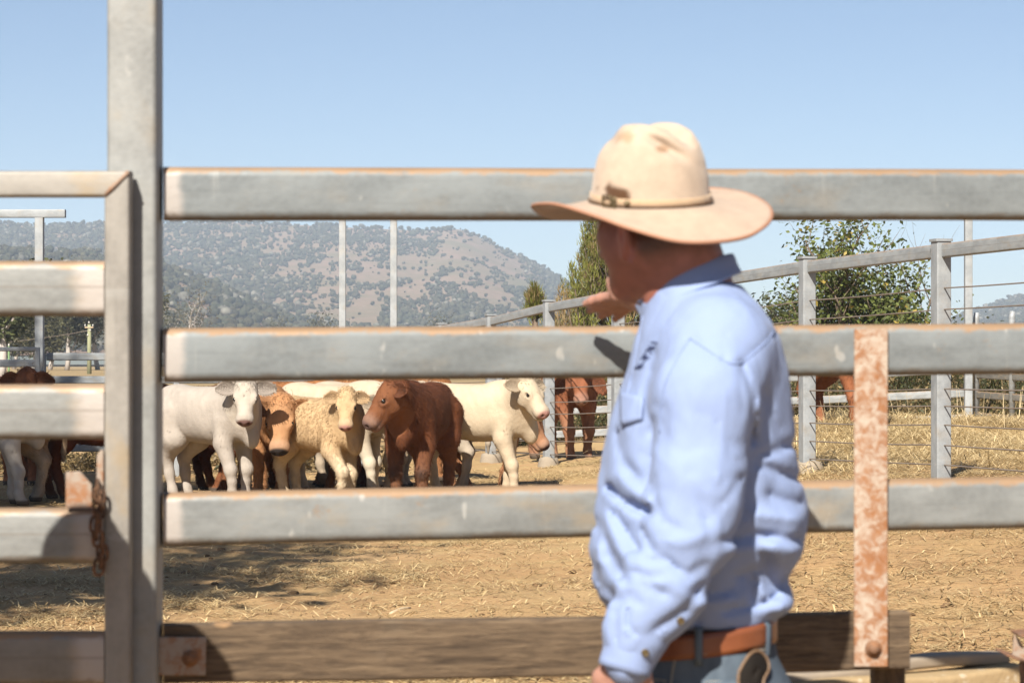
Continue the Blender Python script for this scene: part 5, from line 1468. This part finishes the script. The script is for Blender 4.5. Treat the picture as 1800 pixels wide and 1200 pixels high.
for blob in range(2):
    jit = 1+.45*(r2.random((m, 12))-.5)
    off = r2.normal(size=(m, 3))*rad[:, None]*np.array([.45, .45, .22])*blob
    ctr = np.stack([x_, d_, z_+rad*.9], 1)+off; sc = np.stack([rad, rad, rad*(.75+.3*r2.random(m))], 1)*(1-.3*blob)
    V = ctr[:, None, :]+IV[None]*jit[:, :, None]*sc[:, None, :]
    VV.append(V.reshape(-1, 3)); FFs.append((IF[None]+12*(np.arange(m)+m*blob)[:, None, None]).reshape(-1, 3))
    c = np.array([.050, .056, .036])[None]*(.6+.8*r2.random((m, 1)))+np.array([.035, .02, .008])*r2.random((m, 1))
    gry = (r2.random((m, 1)) < .07); c = np.where(gry, np.array([.20, .19, .155])*(.7+.5*r2.random((m, 1))), c)
    CC.append(np.repeat(c, 12, 0))
woods = obj('hill_woods', np.concatenate(VV), np.concatenate(FFs), M_woods, col=np.concatenate(CC), smooth=False); tag(woods, kind='stuff')
# a few pale bare trunks standing out of the bush
# ------------------------------------------------------------------ trees
def limbs(base_, h, r0, n, spread, seed, lean=(0, 0), levels=2, first=.3, gum=False):
    """returns tube parts and the points where leaves hang"""
    q = random.Random(seed); parts, tips = [], []
    def grow(p, d, L, r, lv):
        pts = [np.array(p)]; dd = np.array(d, dtype=float)
        k = 5
        for i in range(k):
            dd = dd+np.array([q.gauss(0, .13), q.gauss(0, .13), q.gauss(.05, .07)]); dd /= np.linalg.norm(dd)
            pts.append(pts[-1]+dd*L/k)
        parts.append(tube(pts, list(np.linspace(r, r*.45 if lv < levels else r*.25, k+1)), 7 if lv == 0 else 5))
        if lv >= levels:
            tips.extend(pts[2:]); return
        if lv == levels-1: tips.extend(pts[4:])
        for i in range(n[lv]):
            t = first+(1-first)*(i+q.random())/n[lv]; kk = min(int(t*k), k-1); p_ = pts[kk]+(pts[kk+1]-pts[kk])*(t*k-kk)
            a = q.random()*6.283; el = q.uniform(.25, .95)
            nd = np.array([math.cos(a)*math.cos(el), math.sin(a)*math.cos(el), math.sin(el)])*spread+dd*(1-spread)*.9
            grow(p_, nd/np.linalg.norm(nd), L*q.uniform(.42, .68), r*.5*(1-.35*t), lv+1)
    grow(base_, (lean[0], lean[1], 1), h, r0, 0)
    return parts, np.array(tips)
def leafmesh(ctr, size, rs, droop=.3, aspect=.45):
    m = len(ctr); a = rs.random(m)*6.283; el = (rs.random(m)-.5)*1.6-droop
    d = np.stack([np.cos(a)*np.cos(el), np.sin(a)*np.cos(el), np.sin(el)], 1); r = rs.normal(size=(m, 3)); s = np.cross(d, r); s /= np.linalg.norm(s, axis=1)[:, None]
    nrm = np.cross(d, s); L = (size*(.6+.8*rs.random(m)))[:, None]; w = L*aspect*.5
    V = np.stack([ctr, ctr+d*L*.45+s*w+nrm*L*.06, ctr+d*L, ctr+d*L*.45-s*w+nrm*L*.06], 1).reshape(-1, 3)
    b = np.arange(m)*4; Q = np.concatenate([np.stack([b, b+1, b+2], 1), np.stack([b, b+2, b+3], 1)])
    return V, Q
def tree(name, label, base_, h, r0, n, spread, seed, nleaf, size, cols, scat, bk, levels=2, first=.3, lean=(0, 0), cat='tree', group=None, aspect=.45, trunks=1, flat=1., crown_min=None, crown_rad=None):
    rs = np.random.default_rng(seed)
    t = thing(name, label, cat, T(*base_), group)
    P_, tp = [], []
    for i in range(trunks):
        ln = (lean[0]+(.22*math.cos(i*2.1) if trunks > 1 else 0), lean[1]+(.22*math.sin(i*2.1) if trunks > 1 else 0))
        a, b = limbs(np.array(base_)+[.12*i-.1*(trunks > 1), .1*(i % 2), 0], h*(1-.12*i), r0*(1-.15*i), n, spread, seed+i*11, ln, levels, first); P_ += a; tp.append(b)
    tp = np.concatenate(tp)
    v, f = join(P_); obj('trunk', v, f, bk, t)
    if crown_min is not None: tp = tp[tp[:, 2] > base_[2]+crown_min]
    if crown_rad is not None: tp = tp[np.hypot(tp[:, 0]-base_[0], tp[:, 1]-base_[1]) < crown_rad]
    pk = rs.integers(0, len(tp), nleaf); c = tp[pk]+rs.normal(size=(nleaf, 3))*np.array([scat, scat, scat*flat])
    V, Q = leafmesh(c, size, rs, aspect=aspect)
    u = rs.random((nleaf, 1)); cl = np.array(cols[0])*(1-u)+np.array(cols[1])*u; tone = (.72+.5*rs.random(len(tp)))[pk][:, None]
    cl = cl*tone
    if len(cols) > 2:
        yl = rs.random((nleaf, 1)) < .06; cl = np.where(yl, np.array(cols[2]), cl)
    o = obj('crown', V, Q, M_leaf, t, smooth=False, col=np.repeat(cl, 4, 0)); tag(o, kind='stuff')
    return t
# the leafy shrub tree at the right
bx, bd = 1505, 45.0
b = (float((bx-900)/F*bd), bd, float(zg((bx-900)/F*bd, bd)))
leafy = tree('leafy_tree', 'open leafy tree with small bright leaves behind the cable fence at the right', b, 2.6, .075, (9, 6), .66, 5, 6800, .105, ((.085, .115, .026), (.21, .24, .065), (.50, .38, .09)), .14, M_bark, trunks=5, first=.18, aspect=.55)
for i, (px_, h_, sd_) in enumerate(((1415, 2.3, 31), (1590, 2.2, 37))):
    x = (px_-900)/F*46.5; h_ *= (.8, .9)[i]; tree('leafy_tree', ('lower leafy bush left of the open leafy tree', 'lower leafy bush right of the open leafy tree')[i], (x, 46.5, float(zg(x, 46.5))), h_, .05, (8, 6), .70, sd_, (1900, 2800)[i], .10, ((.08, .11, .026), (.20, .22, .06), (.46, .36, .09)), .15, M_bark, trunks=3, first=.15, aspect=.55)
x = (1590-900)/F*46; v, f = join(limbs(np.array([x, 46., float(zg(x, 46))]), 2.35, .04, (4, 3), .55, 8, (.16, 0), 2, .6)[0])
bare = thing('bare_branch_tree', 'bare dead sapling leaning right beside the leafy tree', 'tree', T(x, 46, float(zg(x, 46)))); obj('trunk', v, f, M_bark, bare)
# cypress-like pines behind the man's head
def conifer(name, label, px_, d, top_py, wpx, seed, npl, blades_=210, low=.12):
    rs = np.random.default_rng(seed); x = (px_-900)/F*d; z0 = float(zg(x, d)); zt = CAMZ-(top_py-HOR)/F*d; H_ = zt-z0; W_ = wpx/2/F*d
    t = thing(name, label, 'tree', T(x, d, z0))
    parts = [tube([(x, d, z0-.1), (x+.04, d, z0+H_*.5), (x, d, z0+H_*.93)], [.12, .08, .02], 8)]
    VV, QQ, CC, n0 = [], [], [], 0
    for i in range(npl):
        u = low+(1-low)*rs.random()**.9; wz = W_*(1.-.8*max(0, (u-.3)/.7)**1.7)*(.92+.22*math.sin(u*11+seed)); a = rs.random()*6.283; rr_ = wz*math.sqrt(rs.random())*1.0
        tipp = np.array([x+rr_*math.cos(a), d+rr_*math.sin(a), z0+H_*u]); Lp = .55+.5*rs.random()
        root = np.array([x+rr_*.25*math.cos(a), d+rr_*.25*math.sin(a), max(z0+.3, tipp[2]-Lp-rr_*.75)])
        mid = (root+tipp)/2+np.array([math.cos(a), math.sin(a), -.3])*rr_*.25
        parts.append(tube([root, mid, tipp-[0, 0, .15]], [.022, .016, .006], 5))
        k = blades_; s = rs.random(k); ax_ = mid+(tipp-mid)*s[:, None]; rad = (.17*np.sin(np.clip(s*1.02+.14, 0, 1)*math.pi*.95)+.035)
        th = rs.random(k)*6.283; p = ax_+np.stack([np.cos(th)*rad, np.sin(th)*rad, 0*th], 1)*np.sqrt(rs.random(k))[:, None]
        dr = np.stack([np.cos(th)*.38, np.sin(th)*.38, 1+0*th], 1)+rs.normal(size=(k, 3))*.25; dr /= np.linalg.norm(dr, axis=1)[:, None]
        sd = np.cross(dr, rs.normal(size=(k, 3))); sd /= np.linalg.norm(sd, axis=1)[:, None]; L = (.09+.09*rs.random(k))[:, None]
        V = np.stack([p-sd*.011, p+sd*.011, p+dr*L], 1).reshape(-1, 3); VV.append(V); QQ.append(np.arange(3*k).reshape(-1, 3)+n0); n0 += 3*k
        tone = .7+.6*rs.random(); tn = np.array([.22, .225, .048])*tone if rs.random() > .3 else np.array([.29, .21, .095])*tone
        c = tn[None]*(.7+.6*rs.random((k, 1)))*(.75+.5*s[:, None]); CC.append(np.repeat(c, 3, 0))
    v, f = join(parts); obj('trunk', v, f, M_bark, t)
    o = obj('crown', np.concatenate(VV), np.concatenate(QQ), M_leaf, t, smooth=False, col=np.concatenate(CC)); tag(o, kind='stuff'); return t
conifer('cypress_tree', "tall ragged cypress rising behind the man's face", 1085, 52, 322, 300, 3, 380, 120)
conifer('cypress_tree', "tiny round-topped cypress sapling left of the tall one", 940, 50, 499, 30, 6, 12, 160, .87)
conifer('cypress_tree', "short cypress at the right foot of the tall one, behind the man's collar", 1150, 53, 480, 90, 9, 36)
def ground_at(px_, d): x = (px_-900)/F*d; return (float(x), float(d), float(zg(x, d)))
# dark tree mass and far trees beyond the right fence
tree('bushy_tree', 'dark bushy tree far off behind the man\'s shoulder', ground_at(1375, 95), 2.5, .16, (9, 6), .75, 41, 3800, .20, ((.05, .065, .022), (.10, .11, .04)), .36, M_bark, first=.15, trunks=3)
tree('bushy_tree', 'low dark bush far off beside the corner pole', ground_at(1720, 120), 1.6, .12, (8, 5), .8, 43, 1600, .22, ((.05, .06, .022), (.10, .10, .04)), .4, M_bark, first=.1, trunks=2)
# gum trees across the paddock at the left
GL = [('broad rounded gum tree left of the beamed pole across the paddock', 62, 205, 3.3, 51, ((.075, .075, .03), (.15, .135, .06)), .95),
      ('tall pale-trunked gum tree just left of the power pole', 118, 215, 5.4, 52, ((.085, .09, .045), (.16, .155, .08)), .8),
      ('thin gum tree close right of the beamed pole', 88, 226, 3.8, 57, ((.075, .08, .04), (.14, .13, .065)), .75),
      ('gum tree with white limbs right of the power pole', 172, 222, 5.6, 53, ((.075, .08, .04), (.15, .14, .07)), .8),
      ('dark leaning gum tree at the left edge of the picture', 2, 120, 3.9, 54, ((.06, .075, .025), (.13, .14, .05)), .55),
      ('gum tree behind the tall post across the paddock', 225, 230, 5.0, 55, ((.075, .08, .04), (.15, .14, .07)), .8),
      ('far gum tree at the left edge beyond the pipe fence', 25, 260, 3.6, 56, ((.07, .075, .035), (.14, .13, .065)), .8)]
for lb, p_, d, h, sd_, cl, sc_ in GL:
    tree('gum_tree', lb, ground_at(p_, d), h, .24, (7, 5), .68, sd_, 6500, .36, cl, sc_*.75, M_gumbark, first=.28, lean=(random.uniform(-.12, .12), 0), group='gum trees across the paddock', aspect=.4, flat=.7)
tree('bare_gum_tree', 'half bare pale gum tree on the flat below the spur, left of the twin poles', ground_at(350, 420), 8.0, .34, (6, 5), .6, 61, 700, .45, ((.12, .11, .06), (.22, .17, .10)), 1.0, M_gumbark, first=.35)
for i, (p_, d) in enumerate(((300, 520), (480, 560), (560, 540), (770, 560), (860, 600), (1010, 600))):
    tree('gum_tree', ('small gum tree on the flat at the foot of the spur, beside the tall post', 'small gum tree on the flat left of the twin poles', 'small gum tree on the flat just left of the twin poles', 'small gum tree on the flat right of the twin poles', 'small gum tree on the flat under the ridge peak', 'small gum tree on the flat behind the cypress')[i], ground_at(p_, d), 7, .3, (6, 4), .7, 70+i, 1500, .6, ((.08, .085, .045), (.15, .14, .08)), 1.3, M_gumbark, first=.3, group='gum trees at the foot of the hills')
# power pole and its wire
x, y, z = ground_at(157, 150); zt = CAMZ-(570-HOR)/F*150
pw = thing('power_pole', 'greenish timber power pole with a crossarm across the paddock at the left', 'power pole', T(x, y, z))
n = NT('pole_timber'); M_pole = n.fin(n.mix(n.noise(n.co(sc=(1, 1, .2)), 8, 4), (.22, .23, .12), (.36, .36, .22)), .9)
v, f = tube([(x, y, z-.3), (x, y, zt)], [.15, .11], 10); obj('pole', v, f, M_pole, pw)
beam('crossarm', (x-.26, y-.12, zt-.19), (x+.26, y-.12, zt-.19), .07, .07, .01, M_palewood, pw)
for dx, zz in ((-.24, -.12), (.24, -.12), (0, .06), (.08, -.42), (-.08, -.72)):
    v, f = tube([(x+dx, y-.12, zt+zz), (x+dx, y-.12, zt+zz+.06), (x+dx, y-.12, zt+zz+.12)], [.03, .05, .025], 8); obj('insulator', v, f, M_white, pw)
wire = thing('power_line', 'thin power line sagging away left from the power pole', 'wire', T(x, y, zt))
x2, y2, _ = ground_at(-260, 162); q = [np.array([x, y-.12, zt-.38])*(1-t)+np.array([x2, y2, zt-1.0])*t-np.array([0, 0, 1.1*4*t*(1-t)*.5]) for t in np.linspace(0, 1, 16)]
v, f = tube(q, .018, 5); obj('strand', v, f, M_wire, wire)
x, y, z = ground_at(15.5, 90); gp = thing('green_post', 'thin green steel post in the paddock at the left edge', 'post', T(x, y, z))
n = NT('green_paint'); M_green = n.fin((.16, .27, .11), .7)
v, f = tube([(x, y, z-.2), (x, y, CAMZ-(608-HOR)/F*90)], .035, 8); obj('stake', v, f, M_green, gp); v, f = tube([(x, y, CAMZ-(608-HOR)/F*90), (x, y, CAMZ-(604-HOR)/F*90)], [.036, .02], 8); obj('cap', v, f, M_white, gp)

# ------------------------------------------------------------------ rank dry weeds behind the back fence
def weeds(N, px0_, px1_, d0, d1, h0, h1, seed, green):
    rs = np.random.default_rng(seed); d = d0+(d1-d0)*rs.random(N); p_ = px0_+(px1_-px0_)*rs.random(N); x = (p_-900)/F*d
    den = np.clip(.5+1.1*fbm(x*.8, d*.8, 0*x+seed, 3), 0, 1); k = rs.random(N) < den*1.2; x, d, den = x[k], d[k], den[k]; m = len(x)
    h = (h0+(h1-h0)*rs.random(m)**1.5)*(.5+.7*den); t = rs.random((m, 1))
    g = rs.random((m, 1)) < green; col = np.where(g, np.array([.07, .075, .025])*(.7+.8*t), np.array([.26, .19, .09])*(.6+.9*t))
    a = blades(x, d, zg(x, d)-.02, h, .010+.012*rs.random(m), rs.random(m)*6.28, .35+.95*rs.random(m), col, .35)
    # leaves up the stems
    m2 = int(m*5); pk = rs.integers(0, m, m2); c = np.stack([x[pk], d[pk], zg(x[pk], d[pk])+h[pk]*rs.random(m2)], 1)+rs.normal(size=(m2, 3))*.08
    V2, Q2 = leafmesh(c, .07, rs); cl = col[pk]*(.7+.6*rs.random((m2, 1)))
    tri = np.concatenate([a[1][:, [0, 1, 2]], a[1][:, [0, 2, 3]]])
    return np.concatenate([a[0], V2]), np.concatenate([tri, Q2+len(a[0])]), np.concatenate([a[2], np.repeat(cl, 4, 0)])
V, Q, CO, n0 = [], [], [], 0
for args in ((9000, 900, 1950, 38.3, 41.5, .3, .9, 3, .65), (9000, 900, 1950, 41.5, 47, .5, 1.3, 4, .65), (2600, 1380, 1950, 35.6, 38, .12, .34, 5, .35), (3500, -200, 700, 29.8, 33, .1, .3, 6, .1)):
    a, b, c = weeds(*args); V.append(a); Q.append(b+n0); CO.append(c); n0 += len(a)
wd = obj('dry_weeds', np.concatenate(V), np.concatenate(Q), M_leaf, col=np.concatenate(CO), smooth=False); tag(wd, kind='stuff')
# seed-head stalks standing in the hay
V, Q, CO, n0 = [], [], [], 0
rs = np.random.default_rng(77); m = 90; X = 1.2+6*rs.random(m); Y = 27+6*rs.random(m)
a, b, c = blades(X, Y, zgn(X, Y), .25+.3*rs.random(m), .006+.004*rs.random(m), rs.random(m)*6.28, 1.1+.35*rs.random(m), np.tile([.62, .5, .3], (m, 1)), .1)
st2 = obj('hay_stalks', a, b, M_straw, col=c); tag(st2, kind='stuff')

# ------------------------------------------------------------------ shade trees out of the picture at the left
for i, (x, y, sc) in enumerate(((-6.05, 6.9, 1.0), (-8.5, 15.4, 1.08))):
    tree('shade_tree', ('leafy shade tree standing left of the yard near the gate, outside the picture', 'leafy shade tree standing left of the yard near the herd, outside the picture')[i], (x, y, 0.), 6.6*sc, .17, (9, 6), .62, 91+i*7, (8000, 15000)[i], .20, ((.06, .08, .02), (.13, .15, .045)), .34, M_bark, first=.55, crown_min=4.4, aspect=.5, crown_rad=(2.3, 2.3)[i])

# ------------------------------------------------------------------ haze
hv, hf_ = box(0, 1150, 70, 5200, 2700, 160)
hz_ = bpy.data.materials.new('haze_air'); hz_.use_nodes = True; t_ = hz_.node_tree; t_.nodes.clear()
ho = t_.nodes.new('ShaderNodeOutputMaterial'); pv = t_.nodes.new('ShaderNodeVolumePrincipled')
pv.inputs['Color'].default_value = (.70, .83, 1.0, 1); pv.inputs['Density'].default_value = .00027; pv.inputs['Anisotropy'].default_value = .0
pv.inputs['Density Attribute'].default_value = ''
t_.links.new(pv.outputs[0], ho.inputs['Volume'])
hz = obj('haze', hv, hf_, hz_, smooth=False); tag(hz, kind='stuff')
